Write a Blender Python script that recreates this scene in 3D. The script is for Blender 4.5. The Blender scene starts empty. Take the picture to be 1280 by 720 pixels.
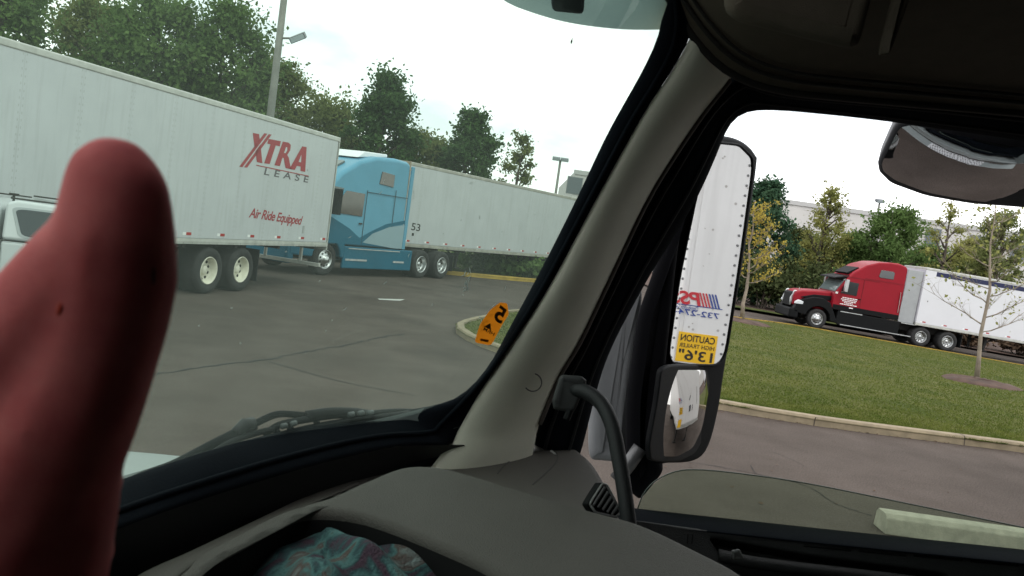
import bpy, bmesh, math, random
import numpy as np
from mathutils import Vector, Matrix
R_ = math.radians
random.seed(7); rng = np.random.default_rng(11)
sc = bpy.context.scene
col = sc.collection

# ------------------------------------------------------------------ camera
FPX = 1065.0                                  # focal length in pixels of a 1280 wide frame
EYE = Vector((0, 0, 2.42))
PITCH, ROLL = 4.26, 8.0
cam_d = bpy.data.cameras.new('camera'); cam = bpy.data.objects.new('camera', cam_d); col.objects.link(cam)
CM = Matrix.Rotation(R_(90 - PITCH), 3, 'X') @ Matrix.Rotation(R_(ROLL), 3, 'Z')
cam.matrix_world = Matrix.Translation(EYE) @ CM.to_4x4()
cam_d.sensor_width = 36; cam_d.lens = 36 * FPX / 1280
cam_d.clip_start = 0.01; cam_d.clip_end = 1500
cam_d.dof.use_dof = True; cam_d.dof.focus_distance = 14; cam_d.dof.aperture_fstop = 22
sc.camera = cam

# ------------------------------------------------------------------ sky, sun, exposure
SUN_EL, SUN_AZ = 52, 150                      # soft sun behind the camera to the right
W = bpy.data.worlds.new('World'); sc.world = W; W.use_nodes = True
nt = W.node_tree; nt.nodes.clear()
def N(t, kind, **kw):
    n = t.nodes.new(kind)
    for k, v in kw.items(): setattr(n, k, v)
    return n
o_ = N(nt, 'ShaderNodeOutputWorld'); bg = N(nt, 'ShaderNodeBackground')
sk = N(nt, 'ShaderNodeTexSky', sky_type='NISHITA'); sk.sun_disc = False
sk.sun_elevation = R_(SUN_EL); sk.sun_rotation = R_(SUN_AZ)
bg.inputs[1].default_value = 0.13
tc = N(nt, 'ShaderNodeTexCoord'); mp = N(nt, 'ShaderNodeMapping'); mp.inputs['Scale'].default_value = (1, 1, 2.6)
no = N(nt, 'ShaderNodeTexNoise'); no.inputs['Scale'].default_value = 3.1; no.inputs['Detail'].default_value = 7; no.inputs['Roughness'].default_value = .55
cr = N(nt, 'ShaderNodeValToRGB'); cr.color_ramp.elements[0].position = .36; cr.color_ramp.elements[1].position = .56
cr.color_ramp.elements[0].color = (.48, .48, .48, 1)
mx = N(nt, 'ShaderNodeMixRGB'); mx.inputs[2].default_value = (18, 18.1, 18.2, 1)
L = nt.links.new
L(tc.outputs['Generated'], mp.inputs[0]); L(mp.outputs[0], no.inputs[0]); L(no.outputs[0], cr.inputs[0])
L(cr.outputs[0], mx.inputs[0]); L(sk.outputs[0], mx.inputs[1]); L(mx.outputs[0], bg.inputs[0]); L(bg.outputs[0], o_.inputs[0])
sd = bpy.data.lights.new('sun', 'SUN'); sd.energy = 1.0; sd.angle = R_(14); sd.color = (1, .96, .9)
so = bpy.data.objects.new('sun', sd); col.objects.link(so)
az, el = R_(SUN_AZ), R_(SUN_EL)
sdir = Vector((math.sin(az) * math.cos(el), math.cos(az) * math.cos(el), math.sin(el)))
so.rotation_euler = sdir.to_track_quat('Z', 'Y').to_euler(); so.location = (0, 0, 60)
sc.view_settings.view_transform = 'Standard'; sc.view_settings.look = 'None'
sc.view_settings.exposure = 0.0; sc.view_settings.gamma = 1; sc.view_settings.use_curve_mapping = False
sc.cycles.transparent_max_bounces = 24; sc.cycles.max_bounces = 10; sc.cycles.glossy_bounces = 5
sc.cycles.sample_clamp_indirect = 6

# ------------------------------------------------------------------ measuring helpers (photo pixel -> place)
def ray(px, py): return CM @ Vector(((px - 640) / FPX, -(py - 360) / FPX, -1))
def at(px, py, d): return EYE + ray(px, py) * d
def on_plane(px, py, p0, n, o=None, d=None):
    d = ray(px, py) if d is None else d; o = EYE if o is None else o
    return o + d * ((p0 - o).dot(n) / d.dot(n))
def on_z(px, py, z): return on_plane(px, py, Vector((0, 0, z)), Vector((0, 0, 1)))
def on_y(px, py, y): return on_plane(px, py, Vector((0, y, 0)), Vector((0, 1, 0)))
def sst(x, a, b):
    t = min(1, max(0, (x - a) / (b - a))); return t * t * (3 - 2 * t)
def gz(x, y):                                  # the land dips towards the service road on the right
    return sst(y, 14, 43) * (-.76 * sst(x, 2, 13) - .034 * min(26, max(-3, x - 16)) * sst(x, 8, 16))
def on_ground(px, py, dz=0):
    p = on_z(px, py, dz)
    for _ in range(30): p = on_z(px, py, gz(p.x, p.y) + dz)
    return p

# ------------------------------------------------------------------ materials
MATS = {}
def mat(name, c, rough=.6, metal=0, var=0, vscale=6, bump=0, bscale=40, coat=0, c2=None, spec=.35, detail=4, stretch=None):
    if name in MATS: return MATS[name]
    m = bpy.data.materials.new(name); m.use_nodes = True; t = m.node_tree
    b = t.nodes['Principled BSDF']
    b.inputs['Roughness'].default_value = rough; b.inputs['Metallic'].default_value = metal
    b.inputs['Coat Weight'].default_value = coat; b.inputs['Specular IOR Level'].default_value = spec
    b.inputs['Base Color'].default_value = (*c, 1)
    co = N(t, 'ShaderNodeTexCoord').outputs['Object']
    if stretch:
        q = N(t, 'ShaderNodeMapping'); q.inputs['Scale'].default_value = stretch; t.links.new(co, q.inputs[0]); co = q.outputs[0]
    if var or c2:
        n = N(t, 'ShaderNodeTexNoise'); n.inputs['Scale'].default_value = vscale; n.inputs['Detail'].default_value = detail + 2
        n.inputs['Roughness'].default_value = .62
        t.links.new(co, n.inputs[0])
        r = N(t, 'ShaderNodeValToRGB'); t.links.new(n.outputs[0], r.inputs[0])
        r.color_ramp.elements[0].position = .3; r.color_ramp.elements[1].position = .7
        if c2: a, z = c, c2
        else: a = [x * (1 - var) for x in c]; z = [min(1, x * (1 + var)) for x in c]
        r.color_ramp.elements[0].color = (*a, 1); r.color_ramp.elements[1].color = (*z, 1)
        t.links.new(r.outputs[0], b.inputs['Base Color'])
    if bump:
        n = N(t, 'ShaderNodeTexNoise'); n.inputs['Scale'].default_value = bscale; n.inputs['Detail'].default_value = 5
        t.links.new(co, n.inputs[0])
        k = N(t, 'ShaderNodeBump'); k.inputs['Strength'].default_value = bump; k.inputs['Distance'].default_value = .01
        t.links.new(n.outputs[0], k.inputs['Height']); t.links.new(k.outputs[0], b.inputs['Normal'])
    MATS[name] = m; return m

def trailer_white(name, c, seam=1.22):
    """white sheet panels with vertical seams, rivet rows and streaks of grime"""
    m = mat(name, c, .38, 0, .05, 1.2, .05, 30, 0, detail=6)
    t = m.node_tree; b = t.nodes['Principled BSDF']
    co = N(t, 'ShaderNodeTexCoord').outputs['Object']
    sx = N(t, 'ShaderNodeSeparateXYZ'); t.links.new(co, sx.inputs[0])
    def M_(op, a, v=None, w=None):
        n = N(t, 'ShaderNodeMath', operation=op)
        for i, q in enumerate((a, v, w)):
            if q is None: continue
            if isinstance(q, (int, float)): n.inputs[i].default_value = q
            else: t.links.new(q, n.inputs[i])
        return n.outputs[0]
    fx = M_('ABSOLUTE', M_('SUBTRACT', M_('FRACT', M_('DIVIDE', sx.outputs[0], seam)), .5))
    line = M_('LESS_THAN', fx, .008)
    zz = M_('ABSOLUTE', M_('SUBTRACT', M_('FRACT', M_('MULTIPLY', sx.outputs[2], 9)), .5))
    dots = M_('MULTIPLY', M_('LESS_THAN', M_('ABSOLUTE', M_('SUBTRACT', fx, .03)), .009), M_('LESS_THAN', zz, .16))
    mk = M_('MAXIMUM', M_('MULTIPLY', line, .16), M_('MULTIPLY', dots, .3))
    mp_ = N(t, 'ShaderNodeMapping'); mp_.inputs['Scale'].default_value = (5, 5, .35); t.links.new(co, mp_.inputs[0])
    ns = N(t, 'ShaderNodeTexNoise'); ns.inputs['Scale'].default_value = 2.2; ns.inputs['Detail'].default_value = 6; t.links.new(mp_.outputs[0], ns.inputs[0])
    gr = M_('MULTIPLY', M_('MAXIMUM', M_('SUBTRACT', ns.outputs[0], .5), 0), .7)
    mk = M_('ADD', mk, gr)
    src = b.inputs['Base Color'].links[0].from_socket
    mxn = N(t, 'ShaderNodeMixRGB'); t.links.new(mk, mxn.inputs[0]); t.links.new(src, mxn.inputs[1]); mxn.inputs[2].default_value = (.22, .21, .19, 1)
    t.links.new(mxn.outputs[0], b.inputs['Base Color'])
    return m

def film_glass(name, tint, film, film_col, gloss=.9):
    """thin tinted pane with a film of dust and a mirror-like Fresnel reflection"""
    m = bpy.data.materials.new(name); m.use_nodes = True; t = m.node_tree; t.nodes.clear()
    out = N(t, 'ShaderNodeOutputMaterial')
    tr = N(t, 'ShaderNodeBsdfTransparent'); tr.inputs[0].default_value = (*tint, 1)
    df = N(t, 'ShaderNodeBsdfTranslucent'); df.inputs[0].default_value = (*film_col, 1)
    d2 = N(t, 'ShaderNodeBsdfDiffuse'); d2.inputs[0].default_value = (*film_col, 1)
    a0 = N(t, 'ShaderNodeMixShader'); a0.inputs[0].default_value = .35
    t.links.new(df.outputs[0], a0.inputs[1]); t.links.new(d2.outputs[0], a0.inputs[2])
    gl = N(t, 'ShaderNodeBsdfGlossy'); gl.inputs[1].default_value = .02; gl.inputs[0].default_value = (gloss, gloss, gloss, 1)
    co = N(t, 'ShaderNodeTexCoord')
    n = N(t, 'ShaderNodeTexNoise'); n.inputs['Scale'].default_value = 7; n.inputs['Detail'].default_value = 8; t.links.new(co.outputs['Object'], n.inputs[0])
    r = N(t, 'ShaderNodeMapRange'); r.inputs[1].default_value = .3; r.inputs[2].default_value = .75
    r.inputs[3].default_value = film * .75; r.inputs[4].default_value = film * 1.3; t.links.new(n.outputs[0], r.inputs[0])
    v = N(t, 'ShaderNodeTexVoronoi'); v.inputs['Scale'].default_value = 42; t.links.new(co.outputs['Object'], v.inputs[0])
    lt = N(t, 'ShaderNodeMath', operation='LESS_THAN'); lt.inputs[1].default_value = .055; t.links.new(v.outputs['Distance'], lt.inputs[0])
    n2 = N(t, 'ShaderNodeTexNoise'); n2.inputs['Scale'].default_value = 5; t.links.new(co.outputs['Object'], n2.inputs[0])
    l2 = N(t, 'ShaderNodeMath', operation='GREATER_THAN'); l2.inputs[1].default_value = .55; t.links.new(n2.outputs[0], l2.inputs[0])
    ml = N(t, 'ShaderNodeMath', operation='MULTIPLY'); t.links.new(lt.outputs[0], ml.inputs[0]); t.links.new(l2.outputs[0], ml.inputs[1])
    ms = N(t, 'ShaderNodeMath', operation='MULTIPLY_ADD'); t.links.new(ml.outputs[0], ms.inputs[0]); ms.inputs[1].default_value = .28; t.links.new(r.outputs[0], ms.inputs[2])
    a = N(t, 'ShaderNodeMixShader'); t.links.new(ms.outputs[0], a.inputs[0]); t.links.new(tr.outputs[0], a.inputs[1]); t.links.new(a0.outputs[0], a.inputs[2])
    fr = N(t, 'ShaderNodeFresnel'); fr.inputs[0].default_value = 1.45
    g = N(t, 'ShaderNodeMixShader'); t.links.new(fr.outputs[0], g.inputs[0]); t.links.new(a.outputs[0], g.inputs[1]); t.links.new(gl.outputs[0], g.inputs[2])
    t.links.new(g.outputs[0], out.inputs[0]); return m

def leaf_mat(name, dark, light, trans=.3):
    m = bpy.data.materials.new(name); m.use_nodes = True; t = m.node_tree; t.nodes.clear()
    out = N(t, 'ShaderNodeOutputMaterial'); co = N(t, 'ShaderNodeTexCoord')
    n = N(t, 'ShaderNodeTexNoise'); n.inputs['Scale'].default_value = .9; n.inputs['Detail'].default_value = 8; n.inputs['Roughness'].default_value = .8
    t.links.new(co.outputs['Object'], n.inputs[0])
    r = N(t, 'ShaderNodeValToRGB'); r.color_ramp.elements[0].position = .36; r.color_ramp.elements[1].position = .64
    r.color_ramp.elements[0].color = (*dark, 1); r.color_ramp.elements[1].color = (*light, 1); t.links.new(n.outputs[0], r.inputs[0])
    d = N(t, 'ShaderNodeBsdfDiffuse'); s = N(t, 'ShaderNodeBsdfTranslucent'); x = N(t, 'ShaderNodeMixShader'); x.inputs[0].default_value = trans
    t.links.new(r.outputs[0], d.inputs[0]); t.links.new(r.outputs[0], s.inputs[0])
    t.links.new(d.outputs[0], x.inputs[1]); t.links.new(s.outputs[0], x.inputs[2]); t.links.new(x.outputs[0], out.inputs[0]); return m

BLACK = mat('black_plastic', (.006, .0065, .007), .6, 0, .15, 9, .1, 260, spec=.12)
RUBBER = mat('black_rubber', (.010, .011, .012), .62, 0, .1, 5, spec=.3)
TYRE = mat('tyre_rubber', (.022, .022, .022), .85, 0, .3, 6, .2, 60)
CHASSIS = mat('dark_chassis', (.02, .019, .018), .7, 0, .35, 4)
STEEL = mat('polished_steel', (.48, .49, .49), .32, 1, .12, 3)
GALV = mat('galvanised_metal', (.40, .41, .41), .5, .35, .3, 7, .1, 30, stretch=(1, 1, .3))
CREAM = mat('cream_rim_paint', (.62, .60, .50), .5, 0, .2, 4)
DGLASS = mat('dark_window', (.02, .025, .027), .06, 0, 0, spec=.8)
BGLASS = mat('brown_window', (.075, .06, .052), .08, 0, .3, 3, spec=.8)
MIRROR = mat('mirror_silver', (.86, .87, .88), .012, 1)
REDTAPE = mat('red_reflector', (.35, .02, .02), .4)
WHTAPE = mat('white_reflector', (.75, .75, .75), .4)
LOGORED = mat('logo_red', (.30, .025, .035), .45, 0, .08, 8)
LOGOGREY = mat('logo_grey', (.10, .09, .10), .5)
LOGOBLUE = mat('logo_blue', (.03, .06, .26), .45)
YELLOW = mat('caution_yellow', (.78, .46, .02), .5, 0, .06, 8)
INK = mat('black_ink', (.02, .018, .016), .6)
CONCRETE = mat('kerb_concrete', (.215, .175, .115), .9, 0, .22, 5, .35, 60)
YKERB = mat('yellow_kerb_paint', (.30, .20, .035), .8, 0, .3, 3, .2, 30)

# ------------------------------------------------------------------ mesh helpers
class MB:
    def __init__(s): s.v = []; s.f = []
    def add(s, vs, fs):
        k = len(s.v); s.v += [Vector(p) for p in vs]; s.f += [tuple(i + k for i in f) for f in fs]; return s
    def box(s, x0, x1, y0, y1, z0, z1, M=None):
        vs = [Vector((x, y, z)) for x in (x0, x1) for y in (y0, y1) for z in (z0, z1)]
        if M is not None: vs = [M @ p for p in vs]
        return s.add(vs, [(0, 1, 3, 2), (4, 6, 7, 5), (0, 4, 5, 1), (2, 3, 7, 6), (0, 2, 6, 4), (1, 5, 7, 3)])
    def prism(s, prof, y0, y1, taper=0, z0=0):         # side profile (x,z) swept across y
        n = len(prof); ym = (y0 + y1) / 2
        def q(x, z, y):
            k = 1 - taper * max(0, z - z0); return (x, ym + (y - ym) * k, z)
        vs = [q(x, z, y0) for x, z in prof] + [q(x, z, y1) for x, z in prof]
        a = sum(prof[i][0] * prof[(i + 1) % n][1] - prof[(i + 1) % n][0] * prof[i][1] for i in range(n))
        fs = [tuple(range(n)), tuple(range(2 * n - 1, n - 1, -1))] + [(i, i + n, (i + 1) % n + n, (i + 1) % n) for i in range(n)]
        if a < 0: fs = [f[::-1] for f in fs]
        return s.add(vs, fs)
    def tube(s, pts, rad, seg=8, cap=True):
        pts = [Vector(p) for p in pts]; n = len(pts)
        rad = [rad] * n if isinstance(rad, (int, float)) else rad
        k = len(s.v); up = None
        for i, p in enumerate(pts):
            t = (pts[min(i + 1, n - 1)] - pts[max(i - 1, 0)]).normalized()
            if up is None: up = t.orthogonal().normalized()
            up = (up - t * up.dot(t)).normalized(); w = t.cross(up)
            s.v += [p + (up * math.cos(a) + w * math.sin(a)) * rad[i] for a in [2 * math.pi * j / seg for j in range(seg)]]
        for i in range(n - 1):
            for j in range(seg):
                a = k + i * seg + j; b = k + i * seg + (j + 1) % seg
                s.f.append((a, b, b + seg, a + seg))
        if cap: s.f.append(tuple(k + j for j in range(seg))[::-1]); s.f.append(tuple(k + (n - 1) * seg + j for j in range(seg)))
        return s
    def lathe(s, prof, seg=28, M=None):                # (radius, along) about local Y
        k = len(s.v); n = len(prof)
        for r, y in prof:
            for j in range(seg):
                a = 2 * math.pi * j / seg; p = Vector((r * math.cos(a), y, r * math.sin(a)))
                s.v.append(M @ p if M is not None else p)
        for i in range(n - 1):
            for j in range(seg):
                a = k + i * seg + j; b = k + i * seg + (j + 1) % seg
                s.f.append((a, b, b + seg, a + seg))
        return s
    def grid(s, rows, close=False):
        k = len(s.v); m = len(rows[0])
        for r in rows: s.v += [Vector(p) for p in r]
        for i in range(len(rows) - 1):
            for j in range(m if close else m - 1):
                a = k + i * m + j; b = k + i * m + (j + 1) % m
                s.f.append((a, b, b + m, a + m))
        return s
    def build(s, name, m, parent=None, org=None, smooth=False, bevel=0, seg=3, solid=0):
        me = bpy.data.meshes.new(name)
        o3 = org if org is not None else Vector((0, 0, 0))
        me.from_pydata([tuple(p - o3) for p in s.v], [], s.f); me.update()
        bm = bmesh.new(); bm.from_mesh(me); bmesh.ops.recalc_face_normals(bm, faces=bm.faces); bm.to_mesh(me); bm.free()
        if m: me.materials.append(m)
        ob = bpy.data.objects.new(name, me); col.objects.link(ob)
        if parent is not None: ob.parent = parent
        if smooth or bevel: me.polygons.foreach_set('use_smooth', [True] * len(me.polygons))
        if solid:
            d = ob.modifiers.new('thick', 'SOLIDIFY'); d.thickness = solid; d.offset = 0
        if bevel:
            b = ob.modifiers.new('bevel', 'BEVEL'); b.width = bevel; b.segments = seg; b.limit_method = 'ANGLE'; b.angle_limit = R_(32); b.harden_normals = True
        return ob
def thing(name, label, cat, loc=(0, 0, 0), rz=0, group=None):
    o = bpy.data.objects.new(name, None); col.objects.link(o); o.location = loc; o.rotation_euler = (0, 0, rz)
    return tag(o, label, cat, group)
def tag(o, label, cat, group=None):
    o['label'] = label; o['category'] = cat
    if group: o['group'] = group
    return o
def struct(o, kind='structure'): o['kind'] = kind; return o

def crv(pts, n):                                      # Catmull-Rom through points, n even stations
    P = [Vector(p) for p in pts]; P = [P[0] * 2 - P[1]] + P + [P[-1] * 2 - P[-2]]
    d = []
    for i in range(1, len(P) - 2):
        for j in range(24):
            t = j / 24; a, b, c, e = P[i - 1], P[i], P[i + 1], P[i + 2]
            d.append(.5 * ((2 * b) + (c - a) * t + (2 * a - 5 * b + 4 * c - e) * t * t + (3 * b - a - 3 * c + e) * t ** 3))
    d.append(P[-2]); L_ = [0]
    for i in range(1, len(d)): L_.append(L_[-1] + (d[i] - d[i - 1]).length)
    out = []; j = 0
    for k in range(n):
        s = L_[-1] * k / (n - 1)
        while j < len(d) - 2 and L_[j + 1] < s: j += 1
        q = (s - L_[j]) / max(1e-9, L_[j + 1] - L_[j]); out.append(d[j].lerp(d[j + 1], min(1, q)))
    return out
def band(mb, Lc, Rc, bulge, thick, n=48, m=9):        # rounded strip between two edges, bulging towards the eye
    Lp, Rp = crv(Lc, n), crv(Rc, n); rows = []
    for a, b in zip(Lp, Rp):
        mid = (a + b) / 2; w = (EYE - mid).normalized(); r = []
        for j in range(m):
            t = j / (m - 1); r.append(a.lerp(b, t) + w * bulge * (1 - (2 * t - 1) ** 2) ** .8)
        for j in range(4): r.append(b.lerp(a, j / 3) - w * thick)
        rows.append(r)
    mb.grid(rows, True); k = len(mb.v); q = len(rows[0])
    mb.f.append(tuple(range(k - q, k))); mb.f.append(tuple(range(k - n * q, k - n * q + q))[::-1])
    return rows
def fillet(poly, r=.25, n=5):
    out = []; k = len(poly)
    for i in range(k):
        p, q, s = Vector(poly[i - 1]), Vector(poly[i]), Vector(poly[(i + 1) % k])
        a = q.lerp(p, r); b = q.lerp(s, r)
        for j in range(n):
            t = j / (n - 1); out.append(a * (1 - t) ** 2 + q * 2 * t * (1 - t) + b * t * t)
    return out
def plate(outline, n, thick, rnd=.0, hole=None, hdepth=0, hrnd=.004):
    """solid slab: 3-D outline on its face (normal n), rounded rim, optional recess; returns bmesh"""
    n = n.normalized(); bm = bmesh.new()
    def loops(poly, inward, steps, r):
        k = len(poly); c = sum(poly, Vector()) / k; res = []
        offs = []
        for i in range(k):
            t = (poly[(i + 1) % k] - poly[i - 1]).normalized(); q = n.cross(t)
            if q.dot(c - poly[i]) < 0 and False: q = -q
            offs.append(q)
        ar = sum((poly[i] - c).cross(poly[(i + 1) % k] - c).dot(n) for i in range(k))
        sg = 1 if ar > 0 else -1
        for (din, dn) in steps: res.append([p + offs[i] * sg * din * inward + n * dn for i, p in enumerate(poly)])
        return res
    st = [(0, -thick), (0, -rnd)] + ([(rnd * (1 - math.cos(a)), -rnd * (1 - math.sin(a))) for a in [R_(x) for x in (22, 45, 68, 90)]] + [(rnd * 1.7, 0)] if rnd else [])
    L1 = loops(outline, 1, st, rnd)
    vl = [[bm.verts.new(p) for p in q] for q in L1]; k = len(outline)
    for a, b in zip(vl[:-1], vl[1:]):
        for i in range(k): bm.faces.new((a[i], a[(i + 1) % k], b[(i + 1) % k], b[i]))
    bm.faces.new(vl[0])
    top = [(vl[-1][i], vl[-1][(i + 1) % k]) for i in range(k)]; hs = []
    if hole:
        st = [(hrnd * (1 - math.cos(a)), -hrnd * (1 - math.sin(a))) for a in [R_(x) for x in (90, 68, 45, 22)]] + [(0, -hrnd), (-.004, -hdepth)]
        H = loops(hole, -1, st, hrnd); hl = [[bm.verts.new(p) for p in q] for q in H]; kk = len(hole)
        for a, b in zip(hl[:-1], hl[1:]):
            for i in range(kk): bm.faces.new((a[i], a[(i + 1) % kk], b[(i + 1) % kk], b[i])).material_index = 1 if a is hl[-2] else 0
        bm.faces.new(hl[-1]).material_index = 1; hs = [(hl[0][i], hl[0][(i + 1) % kk]) for i in range(kk)]
        ed = []
        for a, b in top + hs: ed.append(bm.edges.get((a, b)))
        bmesh.ops.triangle_fill(bm, edges=ed, use_beauty=True, use_dissolve=False, normal=n)
    else: bm.faces.new(vl[-1])
    bmesh.ops.recalc_face_normals(bm, faces=bm.faces)
    return bm
def bm_obj(bm, name, m, parent=None, org=None, smooth=True, angle=38):
    if org is not None:
        for v in bm.verts: v.co -= org
    me = bpy.data.meshes.new(name)
    for f in bm.faces: f.smooth = smooth
    if smooth:
        for e in bm.edges:
            if len(e.link_faces) == 2 and e.calc_face_angle(0) > R_(angle): e.smooth = False
    bm.to_mesh(me); bm.free()
    if m: me.materials.append(m)
    o = bpy.data.objects.new(name, me); col.objects.link(o)
    if parent is not None: o.parent = parent
    return o
def text_mesh(body, origin, right, up, width=None, height=None, m=INK, parent=None, name='lettering', shear=0, bold=0, spacing=1, lift=.004, org=None):
    cu = bpy.data.curves.new('t', 'FONT'); cu.body = body; cu.size = 1; cu.shear = shear; cu.offset = bold; cu.space_character = spacing
    cu.fill_mode = 'FRONT' if hasattr(cu, 'fill_mode') else cu.fill_mode; cu.dimensions = '2D'
    ob = bpy.data.objects.new('t', cu); col.objects.link(ob)
    dg = bpy.context.evaluated_depsgraph_get(); dg.update()
    me = bpy.data.meshes.new_from_object(ob.evaluated_get(dg)); bpy.data.objects.remove(ob); bpy.data.curves.remove(cu)
    xs = [v.co.x for v in me.vertices]; ys = [v.co.y for v in me.vertices]
    sx = width / (max(xs) - min(xs)) if width else None; sy = height / (max(ys) - min(ys)) if height else None
    sx = sx or sy; sy = sy or sx
    right = right.normalized(); up = up.normalized(); nn = right.cross(up).normalized(); o3 = org if org is not None else Vector()
    for v in me.vertices: v.co = origin + right * (v.co.x - min(xs)) * sx + up * (v.co.y - (min(ys) if height else 0)) * sy + nn * lift - o3
    me.name = name; me.materials.append(m); me.update()
    r = bpy.data.objects.new(name, me); col.objects.link(r)
    if parent is not None: r.parent = parent
    return r
def poly_mesh(polys, name, m, parent):                # flat polygons given as 3-D loops
    bm = bmesh.new()
    for p in polys:
        vs = [bm.verts.new(q) for q in p]; ed = [bm.edges.new((vs[i], vs[(i + 1) % len(vs)])) for i in range(len(vs))]
        bmesh.ops.triangle_fill(bm, edges=ed, use_beauty=True)
    return bm_obj(bm, name, m, parent, smooth=False)

exec_parts = []
# ================================================================== THE GROUND
gm = mat('asphalt', (.059, .047, .039), .95, 0, 0, 1, .6, 260, spec=.15, c2=(.085, .069, .059), detail=9)
def asphalt_detail():
    t = gm.node_tree; b = t.nodes['Principled BSDF']; src = b.inputs['Base Color'].links[0].from_socket
    co = N(t, 'ShaderNodeTexCoord').outputs['Object']
    n = N(t, 'ShaderNodeTexNoise'); n.inputs['Scale'].default_value = 55; n.inputs['Detail'].default_value = 4; t.links.new(co, n.inputs[0])
    n2 = N(t, 'ShaderNodeTexNoise'); n2.inputs['Scale'].default_value = .35; n2.inputs['Detail'].default_value = 4; t.links.new(co, n2.inputs[0])
    a = N(t, 'ShaderNodeMath', operation='MULTIPLY_ADD'); a.inputs[1].default_value = 2.4; a.inputs[2].default_value = -.65; t.links.new(n.outputs[0], a.inputs[0])
    c = N(t, 'ShaderNodeMath', operation='MULTIPLY_ADD'); c.inputs[1].default_value = .9; t.links.new(n2.outputs[0], c.inputs[0]); t.links.new(a.outputs[0], c.inputs[2])
    x = N(t, 'ShaderNodeMixRGB', blend_type='MULTIPLY'); x.inputs[0].default_value = .8; t.links.new(src, x.inputs[1]); t.links.new(c.outputs[0], x.inputs[2])
    v = N(t, 'ShaderNodeTexVoronoi'); v.inputs['Scale'].default_value = .42; v.inputs['Randomness'].default_value = 1; t.links.new(co, v.inputs[0])
    n3 = N(t, 'ShaderNodeTexNoise'); n3.inputs['Scale'].default_value = 3; n3.inputs['Detail'].default_value = 6; t.links.new(co, n3.inputs[0])
    sm_ = N(t, 'ShaderNodeMath', operation='MULTIPLY_ADD'); sm_.inputs[1].default_value = .5; t.links.new(n3.outputs[0], sm_.inputs[0]); t.links.new(v.outputs['Distance'], sm_.inputs[2])
    mr = N(t, 'ShaderNodeMapRange'); mr.inputs[1].default_value = .32; mr.inputs[2].default_value = .62; mr.inputs[3].default_value = .72; mr.inputs[4].default_value = 1; t.links.new(sm_.outputs[0], mr.inputs[0])
    y_ = N(t, 'ShaderNodeMixRGB', blend_type='MULTIPLY'); y_.inputs[0].default_value = 1; t.links.new(x.outputs[0], y_.inputs[1]); t.links.new(mr.outputs[0], y_.inputs[2])
    t.links.new(y_.outputs[0], b.inputs['Base Color'])
asphalt_detail()
xs = np.concatenate([np.linspace(-500, -45, 12), np.linspace(-40, 60, 101), np.linspace(66, 500, 12)])
ys = np.concatenate([np.linspace(-300, -14, 10), np.linspace(-10, 80, 91), np.linspace(86, 700, 14)])
gmb = MB(); gmb.grid([[(x, y, gz(x, y)) for x in xs] for y in ys])
struct(gmb.build('asphalt_ground', gm, smooth=True))

def drape(poly, name, m, dz, sub, sink=0):
    bm = bmesh.new(); vs = [bm.verts.new((p[0], p[1], 0)) for p in poly]
    ed = [bm.edges.new((vs[i], vs[(i + 1) % len(vs)])) for i in range(len(vs))]
    bmesh.ops.triangle_fill(bm, edges=ed, use_beauty=True)
    for _ in range(sub):
        big = [e for e in bm.edges if e.calc_length() > 1.3]
        if not big: break
        bmesh.ops.subdivide_edges(bm, edges=big, cuts=1, use_grid_fill=False); bmesh.ops.triangulate(bm, faces=bm.faces)
    for v in bm.verts: v.co.z = gz(v.co.x, v.co.y) + dz
    bmesh.ops.recalc_face_normals(bm, faces=bm.faces)
    return bm_obj(bm, name, m)
def kerb(line, name, m, w=.17, h=.14, closed=False, joints=True):
    n = len(line); mb = MB(); rows = []
    for i in range(n):
        a = line[i - 1] if (i or closed) else line[0]; b = line[(i + 1) % n] if (i < n - 1 or closed) else line[-1]
        t = (Vector((b[0], b[1])) - Vector((a[0], a[1]))).normalized(); q = Vector((-t.y, t.x)); p = Vector(line[i][:2]); z = gz(p.x, p.y)
        rows.append([(p.x + q.x * s, p.y + q.y * s, z + hh) for s, hh in ((0, -.1), (.012, h - .03), (.035, h), (w, h + .004), (w + .002, -.1))])
    mb.grid(rows); return mb.build(name, m, smooth=False)

near = [on_z(1330, 573, 0), on_z(1280, 566, 0), on_z(1160, 551, 0), on_z(1043, 536, 0), on_z(960, 523, 0), on_z(900, 513, 0)]
ne = [(p.x, p.y) for p in near]
e0 = ne[0]; ne = [(40, e0[1] + .9), (24, e0[1] + .35), (15, e0[1] + .1)] + ne
far_line = [(.1, 23.0), (3, 28.5), (7, 36), (10.5, 40.9), (14, 42.3), (20, 42.1), (40, 42.0), (60, 42)]
edge = [(p.x, p.y, 0) for p in crv([(x, y, 0) for x, y in ne + [(1.8, 14.2), (.2, 15.4), (-.75, 16.8), (-1.1, 18.2), (-.9, 19.6), (-.3, 21.6)] + far_line], 150)]
grass_m = mat('lawn_soil', (.040, .058, .012), .95, 0, 0, .55, .6, 40, spec=.1, c2=(.105, .10, .032), detail=8)
struct(drape([(p[0], p[1]) for p in edge] + [(60, 30), (60, 14.5)], 'lawn', grass_m, .10, 6))
i_far = [i for i, p in enumerate(edge) if p[1] > 30][0]
tag(kerb(edge[:i_far + 1][::-1], 'lawn_kerb', CONCRETE), 'long beige concrete kerb edging the near side of the lawn and its rounded tip', 'kerb')
tag(kerb(edge[i_far:][::-1], 'road_kerb', YKERB), 'yellow painted kerb between the lawn and the red tractor', 'kerb')
LK = bpy.data.objects['lawn_kerb']
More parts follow.
